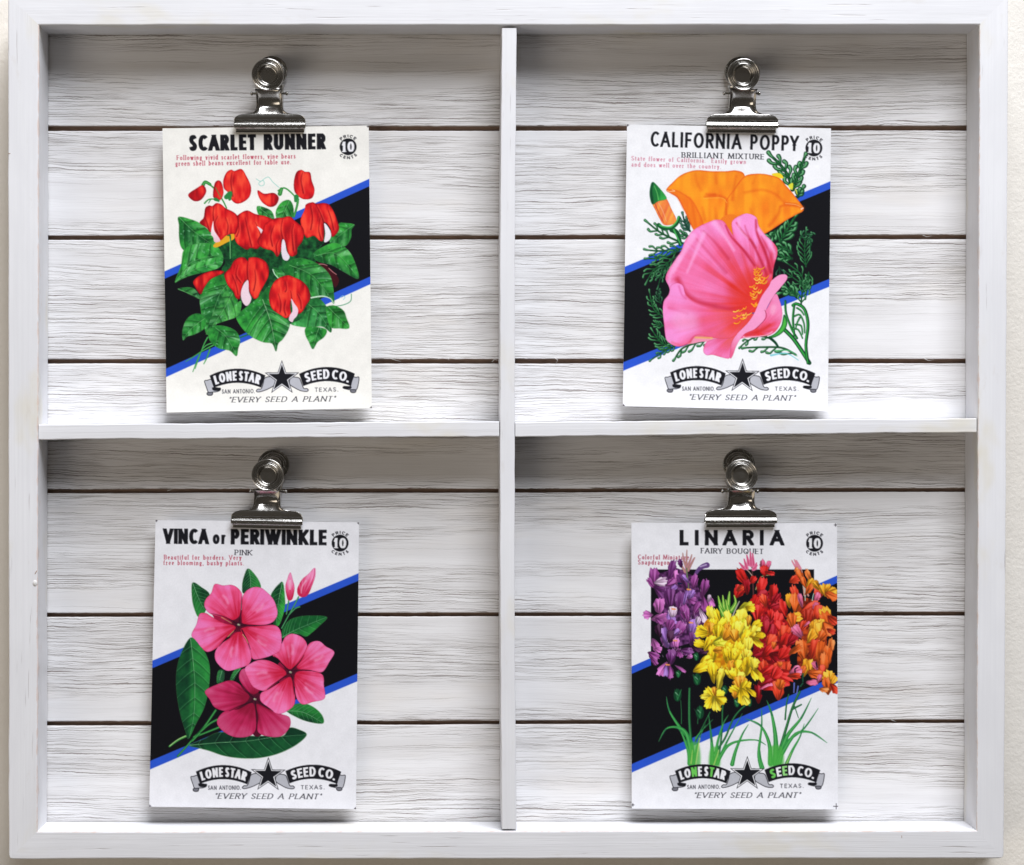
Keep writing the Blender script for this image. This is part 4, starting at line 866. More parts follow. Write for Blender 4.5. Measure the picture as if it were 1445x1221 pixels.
def art_vinca(cv):
    T, B = tile(200, 620, 4.516), tile(200, 890, 4.516); X1, X2, X3 = tile(265, 795, 9.044), tile(340, 795, 9.043), tile(230, 890, 5.78); S = cv.stroke
    stripes(cv, 206, 510, 936.3, 807.4, 1076.4, 948.2)
    lf = lambda p, m, sd, **k: leaf(cv, p, m, seed=sd, **{**dict(bulge=.45, mott=.45, nv=7, dark=(10, 52, 34), light=(52, 164, 66), vein=(140, 215, 150)), **k})
    def veins(p0, p1, n, l, c=(120, 200, 130), up=1):
        p0, p1 = np.array(p0), np.array(p1); d = (p1 - p0); L = np.hypot(*d); d /= L; nn = np.array([-d[1], d[0]])
        for k in range(n):
            b = p0 + d * L * (.12 + .76 * k / n)
            for sg in (1, -1): q = b + d * l * .9 + nn * sg * l; S([b, b + d * l * .35 + nn * sg * l * .5, q], .6, .3, c, alpha=.5)
    for p in ('430,650 340,780 250,880 120,1025', '445,725 380,760 300,830 250,870', '455,790 380,820 280,860', '300,835 240,900'):
        S(X3(p), 3.4, 2.6, (24, 96, 46)); S(X3(p), 1.2, 1.0, (96, 190, 96), alpha=.85)
    S(X3('185,862 120,895 52,945'), 3.2, 2.4, (70, 150, 70)); S(X3('185,860 120,890 56,940'), 1, 1, (190, 230, 150))
    lf(X3('450,330 500,330 490,420 440,425'), X3('480,330 455,420'), 1, dark=(8, 44, 34)); lf(X3('545,410 565,350 600,305 640,305 600,360 570,412'), X3('630,308 555,405'), 2)
    lf(X1('60,250 180,310 275,390 250,500 220,620 140,685 90,600 55,450'), X1('65,260 130,430 215,600'), 3, split=.35)
    lf(X1('770,68 860,150 920,250 925,320 820,310 710,385 694,280 720,160'), X1('775,75 800,200 800,320'), 4, split=-.5)
    lf(X2('530,238 552,340 560,560 490,785 415,775 455,640 440,520 383,420 420,340 480,270'), X2('528,242 480,480 450,770'), 5, split=-.55, light=(64, 190, 70))
    lf(X2('525,955 530,850 600,740 700,690 860,668 1097,685 1000,800 900,890 830,935 740,905 650,905'), X2('530,945 700,850 1090,690'), 6, dark=(14, 74, 40))
    lf(X3('225,58 290,110 350,190 382,300 376,450 340,620 270,760 210,882 185,830 140,680 110,500 110,330 150,180'), X3('225,70 245,250 260,450 250,700 212,875'), 7, dark=(12, 60, 38), light=(48, 150, 66), split=-.45)
    for k in range(0):
        y = 150 + k * 100; S(X3('%d,%d %d,%d %d,%d' % (250 + min(k, 3) * 3, y + 70, 200, y + 30, 150, y - 40)), .7, .4, (130, 205, 150), alpha=.55); S(X3('%d,%d %d,%d %d,%d' % (250 + min(k, 3) * 3, y + 60, 300, y + 10, 345, y - 50)), .6, .3, (130, 205, 150), alpha=.35)
    lf(X3('215,935 340,880 470,828 700,858 850,858 980,858 1030,793 1110,808 1172,850 1090,930 950,1000 800,1037 650,1042 500,1022 380,982 290,958'), X3('220,935 450,915 700,900 900,870 1165,850'), 0, dark=(8, 42, 32), light=(28, 104, 54), rims=.75, rimw=.8)
    for k in range(0): x = 330 + k * 105; S(X3('%d,%d %d,%d' % (x, 925 - k * 9, x + 75, 975 - k * 12)), .7, .4, (110, 190, 120), alpha=.5); S(X3('%d,%d %d,%d' % (x, 922 - k * 9, x + 60, 885 - k * 5)), .6, .3, (110, 190, 120), alpha=.4)
    lf(X3('1005,650 1080,600 1170,598 1250,640 1302,700 1304,757 1200,747 1100,712'), X3('1010,655 1150,670 1300,752'), 1, split=-.4, rims=.8)
    # buds
    for p in ('612,470 595,560 580,650', '735,430 690,520 600,680 520,830', '750,555 690,580 610,660'): S(X2(p), 2.0, 1.8, (40, 120, 70)); S(X2(p), .7, .6, (130, 205, 140), alpha=.8)
    pk = dict(base=(236, 86, 136), light=(250, 160, 205), dark=(206, 36, 80))
    petal(cv, X2('630,118 662,220 682,310 665,430 640,472 605,468 588,430 568,310 588,220'), X2('630,480')[0], seed=1, under=((150, 20, 60), .6, .8), **pk); S(X2('625,220 625,330'), 2.2, 2, (252, 214, 230), alpha=.8, soft=1.5)
    petal(cv, X2('942,60 948,160 912,270 855,400 790,432 730,402 722,320 780,210 860,140'), X2('780,440')[0], seed=2, under=((150, 20, 60), .6, .8), **pk); S(X2('940,70 930,170 890,270 830,380'), 1, .8, (190, 30, 80), alpha=.7); S(X2('830,220 780,300 770,380'), 2, 1.4, (252, 205, 225), alpha=.7, soft=1.5)
    cv.poly(X3('700,470 620,440 560,500 560,600 640,700 720,830 770,866 820,830 900,690 860,600 800,520'), (84, 10, 40))
    # back flower (darker)
    c = X3('750,560')[0]; dk = dict(base=(196, 40, 92), light=(214, 84, 132), dark=(150, 20, 56))
    for i, p in enumerate(('740,520 680,480 622,395 640,320 700,318 722,420 790,480', '705,540 640,450 560,408 470,428 345,490 380,560 430,632 540,657 640,612', '720,590 620,640 500,660 440,740 480,812 580,867 700,862 757,800 752,640', '760,600 778,700 772,820 850,862 960,862 1032,790 1032,710 960,680 860,640')):
        petal(cv, X3(p), c, seed=i + 1, streak=.45, **dk)
    # two lit flowers
    def flower(t, cc, ps, sd, **k):
        cv.poly([cc + np.array([math.cos(a), math.sin(a)]) * 21 for a in np.linspace(0, 5.9, 14)], (150, 20, 62)); cv.poly([cc + np.array([math.cos(a), math.sin(a)]) * 11 for a in np.linspace(0, 5.9, 14)], (90, 10, 40), soft=1.5)
        kw = dict(base=(240, 84, 136), light=(250, 130, 190), dark=(206, 30, 66)); kw.update(k)
        for i, p in enumerate(ps): petal(cv, p, cc, seed=sd + i, streak=.5, n=8, under=((96, 10, 40), .7, .75), lightpow=.8, **kw); g = p.mean(0); e = (g - cc) / np.hypot(*(g - cc)); o = np.array([-e[1], e[0]]); S([g - e * 4 + o * 3, g + e * 2 + o * 4, g + e * 8 + o * 2.5], 3.5, 2, (255, 186, 224), alpha=.55, soft=4); S([g - e * 8 - o * 2, g - o * 3.5, g + e * 6 - o * 4], 3, 1.5, (250, 168, 214), alpha=.4, soft=4)
    c = X3('1040,340')[0]
    flower(X3, c, [X3(p) for p in ('1010,305 940,230 895,200 960,120 1000,50 1060,26 1140,60 1177,130 1140,220 1060,305', '1095,305 1140,220 1190,110 1270,86 1330,130 1397,175 1360,250 1300,337 1220,327',
        '1085,345 1200,330 1300,360 1312,450 1317,552 1220,582 1140,602 1090,550 1075,450', '1040,380 1070,480 1072,600 1000,662 930,677 850,622 795,570 800,510 860,480 960,420', '1005,340 900,260 800,238 720,265 668,312 700,400 740,462 820,492 880,462 960,400')], 3)
    c2 = X1('650,785')[0]
    cv.poly(X1('300,640 420,640 640,720 640,800 560,800 350,720'), (170, 24, 70), smooth=False)
    flower(X1, c2, [X1('600,800 450,760 300,680 230,638 150,650 112,780 48,915 110,990 170,1070 250,1130 370,1080 480,960 590,860'), X3('600,15 645,20 690,90 722,190 702,272 620,307 520,327 440,262 423,190 460,120 545,60'),
        X1('610,715 520,720 400,680 280,640 213,550 230,460 300,380 345,268 450,285 560,278 640,320 693,400 680,500 670,640'), X1('690,720 690,560 695,450 740,360 830,308 930,313 1020,380 1092,460 1132,560 1142,660 1080,752 950,792 800,782 700,765'),
        X1('700,825 900,800 1090,788 1172,840 1197,950 1182,1100 1100,1162 960,1212 830,1222 800,1120 740,980 680,880')], 1, light=(250, 126, 192))
    for (cc, t, ps) in ((c2, X1, ('650,785 680,600 690,420', '650,785 480,690 300,640', '690,790 900,795 1080,780', '690,850 760,990 800,1100', '600,860 480,970 400,1060')), (c, X3, ('1040,340 960,260 905,205', '1060,330 1140,322 1210,326', '1050,370 1062,430 1070,520', '1060,310 1110,260 1150,200', '1000,370 900,440 850,480')),
                        (X3('750,560')[0], X3, ('750,560 760,640 765,800', '740,550 660,480 620,420', '730,580 640,610 540,655', '780,580 860,630 900,660'))):
        for p in ps: S(t(p), 2.0, .5, (40, 10, 28), alpha=.75, soft=.6)
        S([cc + (-3, 0), cc + (3, 0)], 5.5, 5.5, (70, 10, 40), alpha=.8, soft=2.5)
        for a in range(5): q = cc + 5 * np.array([math.cos(a * 1.257 + .3), math.sin(a * 1.257 + .3)]); S([cc, q], 2.2, .8, (52, 12, 36), alpha=.85)
        S([cc + (-.8, -.2), cc + (.8, .2)], 2.8, 2.8, (150, 150, 120), soft=.8); S([cc + (-.6, -.6), cc + (-.4, -.6)], 1.1, 1.1, (240, 240, 225))
    for p, t in (('430,690 500,730 560,765', X1), ('510,940 560,890 590,860', X1), ('700,910 740,960 770,1020', X1)): S(t(p), 1.1, .7, (206, 190, 120), alpha=.85)
    draw_text(cv, 'VINCA', T('135,666')[0], T('428,669')[0], 21.6, INK, tv=.25, th=.19, gap=.08, widths=.86)
    draw_text(cv, 'or', T('452,668')[0], T('538,669')[0], 19.5, INK, tv=.21, th=.18, gap=.10)
    draw_text(cv, 'PERIWINKLE', T('567,670')[0], T('1178,676')[0], 21.8, INK, tv=.26, th=.2, gap=.08, widths=.86)
    draw_text(cv, 'PINK', T('592,738')[0], T('703,740')[0], 7.4, (40, 40, 48), tv=.17, th=.08, gap=.16, serif=.08)
    red = (186, 62, 84)
    draw_text(cv, 'Beautiful for borders. Very', T('142,766')[0], T('635,769')[0], 6.5, red, tv=.14, th=.09, gap=.22, serif=.055)
    draw_text(cv, 'free blooming, bushy plants.', T('138,801')[0], T('650,804')[0], 6.5, red, tv=.14, th=.09, gap=.22, serif=.055)
    badge(cv, T('1264,662')[0], .01); banner(cv, B('806,918')[0], .012)
    corners(cv, [(220.4, 734.9), (505.9, 738.1), (211.5, 1137.7), (501.5, 1141.2)], 1.6)

def art_linaria(cv):
    T, B = tile(870, 620, 4.516), tile(870, 890, 4.516); W1, W2, W3, W4, W5 = tile(890, 770, 9.39), tile(1030, 770, 9.03), tile(890, 880, 9.39), tile(1030, 880, 9.03), tile(890, 980, 4.817); S = cv.stroke
    stripes(cv, 888, 1186, 942.0, 810.2, 1079.8, 951.0)
    cv.poly([(918.5, 803.8), (1148.6, 803.8), (1148.6, 960), (918.5, 960)], BLACK, smooth=False); S([(1148.4, 803.8), (1148.4, 826)], 1, 1, (70, 70, 76), smooth=False)
    draw_text(cv, 'LINARIA', T('402,676')[0], T('1068,677')[0], 21.8, INK, tv=.25, th=.21, gap=.34, widths=.92)
    draw_text(cv, 'FAIRY BOUQUET', T('537,727')[0], T('935,732')[0], 7.4, (48, 48, 56), tv=.17, th=.08, gap=.18, serif=.08)
    red = (176, 76, 96)
    draw_text(cv, 'Colorful Miniature', T('137,765')[0], T('462,767')[0], 6.5, red, tv=.16, th=.09, gap=.2, serif=.055)
    draw_text(cv, 'Snapdragon', T('137,798')[0], T('338,800')[0], 6.5, red, tv=.16, th=.09, gap=.2, serif=.055)
    badge(cv, T('1262,663')[0], .005)
    # grass-like leaves and stems
    def blade(p, w, t=W5, c=(44, 142, 66), c2=(110, 200, 110), tip=(34, 96, 74)):
        q = t(p); S(q, w, .5, c, wm=None); S(q + (-.3, 0), w * .4, .3, c2, alpha=.6, soft=.5); S(q[-2:], w * .35, .4, tip, alpha=.5, smooth=False)
    DG = (22, 84, 48)
    for p, w in (('345,200 345,120 340,40', 1.4), ('455,200 460,110', 1.4), ('415,360 400,200 398,60 400,-40', 4.4), ('440,320 500,200 540,120', 2), ('600,420 620,250 625,100 640,-40', 2.6), ('570,400 640,300 690,180 740,110 800,60', 3), ('1000,420 1060,220 1100,90 1150,-20', 4.2), ('1050,170 1060,60 1075,0', 2.4), ('1110,70 1130,130 1140,160', 1.4), ('1100,100 1160,70', 3)):
        S(W5(p), w, w * .7, DG); S(W5(p) + (-.3, 0), w * .35, w * .25, (90, 170, 96), alpha=.7)
    for p, w in (('420,470 405,320 330,220 262,110 243,15', 8), ('410,400 380,270 320,225 240,235 190,322', 7), ('400,470 390,380 340,250 300,220', 6), ('430,470 445,380 470,290 510,205', 4), ('555,470 550,320 530,135', 7), ('575,470 590,330 630,200 665,140', 5), ('590,470 650,330 760,130', 5),
                 ('600,440 660,350 750,315 860,312 920,345', 5), ('690,475 715,380 760,270 800,205', 6), ('950,470 940,330 880,210 780,165', 7), ('985,470 985,300 960,140 925,40', 9), ('890,500 870,400 890,220 890,95', 6), ('1000,470 1060,290 1160,160 1228,25', 8), ('1010,470 1060,330 1180,230 1275,95', 6),
                 ('1030,400 1120,270 1230,260 1335,330', 6), ('1060,470 1100,380 1150,290 1180,200', 5), ('900,500 885,440 880,380', 4), ('440,300 480,250 560,170', 2.4)):
        blade(p, w)
    def base_green(x0, x1, y0, y1):
        cv.poly(W5('%f,%f %f,%f %f,%f %f,%f' % (x0 + 8, y0, x1 - 8, y0, x1, y1, x0, y1)), (80, 180, 70), soft=1.2, alpha=.75)
    base_green(395, 470, 340, 490); base_green(535, 605, 370, 490); base_green(940, 1035, 360, 490)
    for p in ('470,300 440,490', '565,480 600,380', '1060,470 1090,400', '410,470 420,380'): S(W5(p), 2, 1, (226, 230, 120), alpha=.55, soft=1)
    # seed heads
    for t, x, y, r in ((W3, 620, 950, 85), (W3, 880, 740, 80), (W3, 630, 670, 50), (W5, 470, 125, 45), (W3, 870, 440, 55), (W3, 1200, 470, 60), (W3, 1250, 880, 60), (W4, 90, 1010, 60), (W4, 250, 1010, 50)):
        rs = np.random.RandomState(int(x)); c = t('%f,%f' % (x, y))[0]; r = r / t.s
        cv.poly([c + r * np.array([math.cos(a), math.sin(a)]) * (.62, 1.0) for a in np.linspace(0, 5.6, 9)], (16, 66, 40), under=((4, 20, 14), .6, .6))
        for k in range(6): a = -1.57 + rs.uniform(-1.0, 1.0); S([c + (0, r * .7), c + r * 1.1 * np.array([math.cos(a), math.sin(a)])], 1.6, .4, (46, 122, 70), alpha=.7)
        S([c + (-r * .3, -r * .4), c + (r * .1, 0)], 1.6, 1, (170, 215, 180), alpha=.6)
    def many(t, rows, pal, sd, **k):
        for i, (x, y, ln, wd, an, q) in enumerate(rows):
            p = t('%f,%f' % (x, y))[0]; tear(cv, p[0], p[1], ln / t.s * 1.12, wd / t.s * 1.12, an + 10 * math.sin(i * 7.3 + sd), pal[q], seed=sd + i, **k)
    def mass(t, p, lo, hi, kk): cv.poly(t(p), lo, shade=lambda X, Y, i: c3(lo) * (1 - (q := np.clip(vnoise(X, Y, 3.2, k=kk) * 1.3 - .2, 0, 1)[..., None])) + c3(hi) * q)
    mass(W1, '330,400 480,340 600,300 700,340 860,430 900,560 960,700 980,850 960,1100 900,1250 760,1300 560,1350 430,1330 370,1100 400,900 430,700 380,560', (50, 20, 56), (136, 74, 140), 1)
    mass(W4, '330,-300 430,-380 560,-300 640,-200 700,-60 800,40 800,200 760,400 780,600 740,760 620,860 460,800 400,700 330,500 300,300 320,0', (110, 10, 20), (200, 30, 30), 2)
    mass(W4, '860,-260 960,-330 1150,-240 1260,-60 1230,100 1240,300 1200,560 1160,660 1020,640 880,600 860,400 900,200 860,0', (90, 20, 14), (216, 84, 30), 3)
    PU = dict(m=(150, 66, 142), d=(108, 46, 112), p=(206, 110, 190), v=(160, 110, 196), w=(232, 196, 228), k=(58, 20, 52))
    for p in ('740,330 740,200 745,60', '740,300 700,180 690,100', '745,300 790,190 810,120', '720,350 650,220 640,180', '760,330 830,190 850,160'):
        S(W1(p), 4.0, 1.2, (182, 112, 140)); S(W1(p), 1.2, .6, (190, 180, 110), alpha=.8)
    S(W1('770,600 750,420 740,300'), 2, 2, (110, 130, 90)); S(W1('840,420 890,330 950,280 1010,260'), 4, 8, (104, 70, 130)); S(W1('920,280 1000,255'), 2, 2.4, (200, 180, 220), alpha=.8)
    many(W1, [(660, 240, 110, 60, 110, 'd'), (310, 420, 240, 120, 100, 'm'), (275, 500, 150, 70, 130, 'm'), (540, 320, 260, 90, 70, 'd'), (600, 430, 200, 60, 82, 'p'), (400, 560, 190, 90, -8, 'd'), (380, 640, 180, 70, -48, 'd'), (400, 480, 160, 110, 20, 'w'), (530, 490, 150, 80, 40, 'm'),
              (690, 480, 240, 110, 112, 'd'), (725, 440, 130, 50, 118, 'v'), (840, 480, 190, 90, 72, 'm'), (975, 570, 230, 110, 78, 'm'), (980, 770, 190, 90, -70, 'm'), (1060, 740, 160, 80, -60, 'p'), (1040, 700, 100, 50, 80, 'w'), (560, 570, 130, 60, 30, 'v'), (520, 700, 280, 140, 84, 'd'), (650, 740, 260, 120, 82, 'd'), (725, 690, 200, 40, 85, 'v'),
              (810, 720, 110, 100, 0, 'm'), (800, 640, 130, 90, 70, 'v'), (380, 800, 190, 140, 78, 'p'), (230, 920, 120, 100, 172, 'p'), (400, 960, 220, 110, 8, 'p'), (380, 1000, 120, 80, -30, 'm'), (540, 960, 200, 110, -60, 'v'), (560, 880, 140, 110, 88, 'w'), (730, 910, 240, 120, 98, 'm'), (870, 840, 190, 80, 52, 'm'),
              (960, 940, 220, 70, -68, 'w'), (520, 1060, 160, 110, 78, 'm'), (650, 1100, 190, 130, 70, 'm'), (830, 1070, 190, 120, 78, 'v'), (380, 1130, 160, 110, 90, 'k'), (890, 1000, 110, 70, 60, 'w'), (600, 1150, 120, 60, 40, 'v')], PU, 10)
    many(W3, [(330, 290, 180, 110, -60, 'p'), (300, 420, 160, 100, -20, 'm'), (310, 500, 120, 60, -40, 'm'), (470, 190, 260, 100, 100, 'v'), (520, 170, 160, 90, 70, 'k'), (600, 270, 160, 80, 82, 'p'), (640, 380, 150, 90, -55, 'm'), (540, 440, 210, 120, 92, 'd'), (740, 370, 170, 110, 0, 'd'), (820, 200, 180, 110, 80, 'd'), (860, 150, 120, 60, 60, 'v'),
              (880, 330, 140, 80, -30, 'k'), (780, 440, 80, 50, 20, 'p'), (430, 600, 200, 110, -112, 'p'), (520, 640, 190, 90, -78, 'm'), (470, 620, 160, 60, -95, 'v'), (660, 600, 160, 40, -40, 'p'), (360, 350, 100, 60, -30, 'p'), (960, 380, 110, 60, 10, 'k')], PU, 60)
    for t, x, y in ((W1, 770, 580), (W1, 570, 840), (W1, 800, 1020), (W3, 590, 225), (W3, 490, 545), (W1, 650, 500)):
        q = t('%f,%f' % (x, y))[0]; S([q + (-2, 0), q + (2.5, .5)], 2.4, 1.6, (250, 160, 90) if (x, y) != (650, 500) else (14, 30, 60), soft=.8)
    rs = np.random.RandomState(8)
    for k in range(46):
        t, x, y = [(W1, rs.uniform(420, 1000), rs.uniform(420, 1200)), (W3, rs.uniform(400, 850), rs.uniform(0, 450))][k % 2]; q = t('%f,%f' % (x, y))[0]; a = rs.uniform(-2.2, -.9); l = rs.uniform(2, 6)
        S([q, q + l * .5 * np.array([math.cos(a), math.sin(a)]) + (.4, 0), q + l * np.array([math.cos(a), math.sin(a)])], .8, .3, (226, 196, 232), alpha=.65)
    # red spike
    RD = dict(r=(214, 34, 30), d=(164, 16, 30), o=(246, 110, 36), y=(252, 176, 40), p=(232, 100, 140), l=(240, 70, 40))
    S(W2('300,640 290,400 270,150'), 2.2, 1.4, (90, 50, 50)); S(W2('330,560 370,440 420,390 560,370'), 1.5, 1.2, (170, 160, 100)); S(W2('280,380 230,320 190,300'), 1.4, 1, (200, 170, 150))
    for p in ('270,250 260,80', '240,240 215,120', '300,250 290,100', '215,290 180,170', '320,290 340,220', '180,290 120,220', '300,300 350,250'): S(W2(p), 5.4, 1.6, (232, 120, 160)); S(W2(p), 1.4, .6, (196, 50, 90), alpha=.7)
    many(W2, [(415, 260, 150, 60, 95, 'p'), (480, 270, 150, 60, 65, 'p'), (440, 320, 130, 100, 90, 'r'), (510, 350, 120, 50, -20, 'r'), (160, 400, 240, 110, 122, 'r'), (290, 440, 110, 80, 60, 'r'), (215, 520, 180, 90, 100, 'd'), (110, 590, 170, 130, 60, 'r'), (130, 545, 100, 70, 20, 'l'), (400, 530, 240, 110, 68, 'r'), (400, 640, 200, 120, 30, 'd'),
              (550, 600, 210, 110, 92, 'r'), (580, 690, 180, 90, 60, 'd'), (330, 760, 240, 170, 60, 'r'), (430, 700, 160, 90, 100, 'l'), (350, 860, 200, 150, 80, 'r'), (670, 800, 220, 110, 110, 'r'), (560, 780, 140, 80, 20, 'd'), (590, 960, 220, 150, 90, 'r'), (480, 1000, 200, 130, 80, 'd'), (640, 1060, 200, 140, 100, 'r'), (420, 980, 160, 100, 60, 'd'), (520, 880, 140, 80, 90, 'r')], RD, 100, under=((60, 4, 10), .6, .7))
    many(W4, [(520, 120, 220, 150, 90, 'd'), (460, 60, 200, 110, 80, 'd'), (520, 220, 170, 130, 60, 'l'), (690, 130, 220, 150, 80, 'l'), (700, 230, 220, 140, 60, 'r'), (800, 200, 180, 110, 40, 'd'), (380, 350, 220, 150, 20, 'd'), (520, 360, 230, 170, 30, 'r'), (600, 430, 200, 150, -20, 'd'), (690, 380, 200, 140, 60, 'r'), (430, 560, 170, 120, 100, 'l'),
              (480, 630, 220, 160, 20, 'r'), (630, 570, 170, 140, 90, 'l'), (720, 560, 150, 110, 80, 'l'), (660, 680, 260, 190, -20, 'r'), (590, 640, 170, 130, 60, 'r'), (440, 740, 200, 120, 40, 'd'), (360, 900, 230, 90, 90, 'd'), (480, 810, 180, 70, 5, 'p'), (500, 830, 150, 50, 0, 'r'), (620, 850, 250, 140, 90, 'l'), (640, 780, 130, 110, 90, 'o'), (560, 280, 90, 60, 90, 'o'), (640, 520, 60, 60, 90, 'o')], RD, 140, under=((60, 4, 10), .6, .7))
    # yellow spike
    mass(W3, '1000,-40 1100,-80 1300,-40 1450,-60 1600,40 1620,200 1560,420 1540,640 1420,760 1300,660 1140,600 1060,560 1040,400 1010,200 960,60', (196, 120, 10), (246, 196, 30), 4)
    YL = dict(y=(248, 206, 28), g=(226, 220, 50), o=(248, 160, 34), l=(252, 226, 60))
    for p in ('1280,900 1300,700 1310,610', '1240,880 1230,760 1220,660', '1230,900 1180,760 1160,670', '1300,900 1260,720', '1330,860 1390,760 1370,660', '1230,920 1190,840 1170,790'): S(W1(p), 7.5, 1.4, (90, 160, 50)); S(W1(p), 2.2, .8, (196, 226, 110), alpha=.9)
    S(W1('1340,960 1400,820 1440,740'), 2.4, 1.5, (170, 170, 150))
    many(W1, [(1060, 920, 230, 90, 105, 'l'), (1150, 940, 200, 80, 110, 'y'), (1290, 970, 220, 90, 92, 'l'), (1100, 1060, 180, 110, 80, 'y'), (1200, 1050, 200, 90, 60, 'y'), (960, 1130, 200, 100, 160, 'y'), (1060, 1150, 150, 110, 60, 'o'), (1180, 1140, 170, 110, 90, 'y'), (1300, 1120, 180, 120, 80, 'o'), (1390, 1030, 200, 100, 84, 'y')], YL, 200, under=((150, 90, 10), .5, .6))
    many(W2, [(200, 790, 200, 110, 20, 'g'), (260, 800, 120, 80, -20, 'y'), (140, 930, 230, 160, 70, 'l'), (170, 1060, 260, 130, 80, 'g'), (240, 960, 130, 60, 90, 'o'), (340, 1010, 130, 100, 30, 'y'), (60, 1000, 200, 110, 90, 'y'), (300, 1120, 200, 120, 50, 'l'), (390, 1130, 130, 70, -40, 'y')], YL, 220, under=((150, 90, 10), .5, .6))
    many(W3, [(960, 130, 200, 100, 172, 'y'), (1060, 60, 150, 100, 80, 'o'), (1150, 120, 230, 120, 90, 'y'), (930, 270, 180, 110, 170, 'y'), (1050, 260, 220, 140, 60, 'y'), (1190, 240, 190, 140, 10, 'g'), (1300, 130, 200, 150, 40, 'o'), (1370, 60, 150, 90, 60, 'y'), (1080, 420, 240, 120, 84, 'y'), (1150, 350, 110, 90, 20, 'o'), (1000, 500, 170, 130, 40, 'y'),
              (930, 590, 210, 120, 25, 'y'), (1090, 640, 260, 120, 88, 'y'), (1290, 350, 190, 120, 60, 'y'), (1280, 420, 210, 110, 90, 'y'), (1180, 740, 320, 90, 86, 'l'), (1370, 400, 160, 90, 80, 'y'), (1350, 560, 180, 110, 90, 'y'), (1330, 660, 180, 110, 120, 'y'), (1060, 940, 200, 110, 120, 'y'), (1000, 970, 140, 80, 170, 'l'), (1160, 950, 170, 110, 50, 'y'), (1050, 1040, 170, 110, -110, 'y'), (1130, 1060, 200, 120, -80, 'l'), (1190, 1010, 150, 110, -30, 'y'), (1110, 900, 120, 60, 90, 'o'), (1380, 900, 130, 90, 90, 'y')], YL, 240, under=((150, 90, 10), .5, .6))
    many(W4, [(110, 80, 200, 130, 80, 'l'), (200, 180, 220, 110, 70, 'y'), (340, 230, 200, 80, -35, 'y'), (370, 160, 120, 80, 10, 'y'), (60, 150, 160, 110, 90, 'o'), (230, 270, 190, 120, 80, 'l'), (100, 330, 190, 140, 70, 'y'), (30, 400, 190, 120, 90, 'y'), (100, 420, 180, 120, 70, 'y'), (210, 420, 190, 120, 84, 'l'), (30, 560, 180, 120, 80, 'o'), (110, 540, 150, 120, 60, 'y'), (230, 540, 220, 150, 80, 'y'), (310, 520, 150, 110, 90, 'l'),
              (370, 650, 200, 60, -50, 'y'), (310, 650, 150, 80, -60, 'y'), (60, 660, 180, 130, 100, 'y'), (130, 690, 160, 100, 60, 'l'), (130, 760, 180, 160, 90, 'o'), (190, 810, 180, 120, 60, 'y'), (70, 850, 150, 100, 160, 'y'), (270, 870, 160, 60, -40, 'y'), (170, 930, 210, 150, -80, 'y'), (200, 980, 130, 90, -70, 'l'), (60, 910, 90, 60, 90, 'o')], YL, 280, under=((150, 90, 10), .5, .6))
    for k in range(70):
        t, x, y = [(W3, rs.uniform(1000, 1400), rs.uniform(20, 700)), (W4, rs.uniform(20, 380), rs.uniform(0, 820))][k % 2]; q = t('%f,%f' % (x, y))[0]; S([q, q + (rs.uniform(-1.5, 1.5), rs.uniform(1, 3))], 1.1, .5, (236, 120, 20) if k % 3 else (120, 60, 10), alpha=.7)
    # orange spike
    OG = dict(o=(238, 100, 34), y=(252, 168, 36), r=(222, 60, 34), p=(236, 110, 150), l=(246, 130, 60), d=(176, 40, 24))
    for p in ('1000,640 900,420 850,300 790,190', '950,640 930,480 890,330 840,190', '960,640 960,500 910,300'): S(W2(p), 2.4, 1.4, (210, 150, 140)); 
    for p in ('870,320 790,200', '880,300 820,180', '890,290 850,190'): S(W2(p), 5, 1.4, (226, 140, 160))
    S(W2('960,700 950,560 900,430'), 1.4, 1.2, (190, 200, 180)); S(W2('1050,700 1060,640 1080,580'), 1.4, 1, (180, 210, 190))
    many(W2, [(870, 370, 180, 60, 110, 'l'), (910, 420, 230, 80, 108, 'o'), (945, 470, 150, 60, 100, 'o'), (1000, 390, 170, 60, 105, 'l'), (820, 440, 120, 100, 30, 'r'), (1040, 500, 150, 130, 50, 'y'), (1010, 560, 160, 80, 60, 'o'), (1130, 600, 180, 110, 90, 'r'), (1110, 510, 130, 80, 120, 'y'), (1110, 660, 130, 70, 60, 'p'), (1200, 570, 150, 110, 100, 'y'), (1290, 590, 160, 110, 20, 'y'), (1290, 640, 170, 90, -20, 'o'), (1240, 540, 110, 60, 60, 'y'),
              (760, 700, 170, 100, 80, 'y'), (840, 640, 260, 90, 100, 'r'), (830, 730, 220, 120, 90, 'o'), (900, 700, 180, 60, 110, 'p'), (1010, 800, 280, 110, 38, 'r'), (1080, 780, 120, 60, 60, 'p'), (1000, 920, 240, 140, 70, 'd'), (1130, 860, 200, 150, 60, 'r'), (1230, 900, 230, 150, 110, 'y'), (1230, 960, 220, 150, 120, 'o'), (1310, 950, 150, 100, -30, 'r'), (820, 920, 190, 120, 20, 'y'), (790, 960, 200, 110, 90, 'o'), (870, 1080, 160, 120, 120, 'p'), (930, 1030, 160, 90, 60, 'r'), (1080, 1060, 230, 140, 70, 'y'), (1160, 1040, 200, 120, 100, 'y'), (1050, 1130, 190, 120, 60, 'o'), (1260, 1060, 180, 120, -60, 'o'), (980, 1000, 100, 30, 30, 'p')], OG, 320, under=((70, 14, 8), .6, .7))
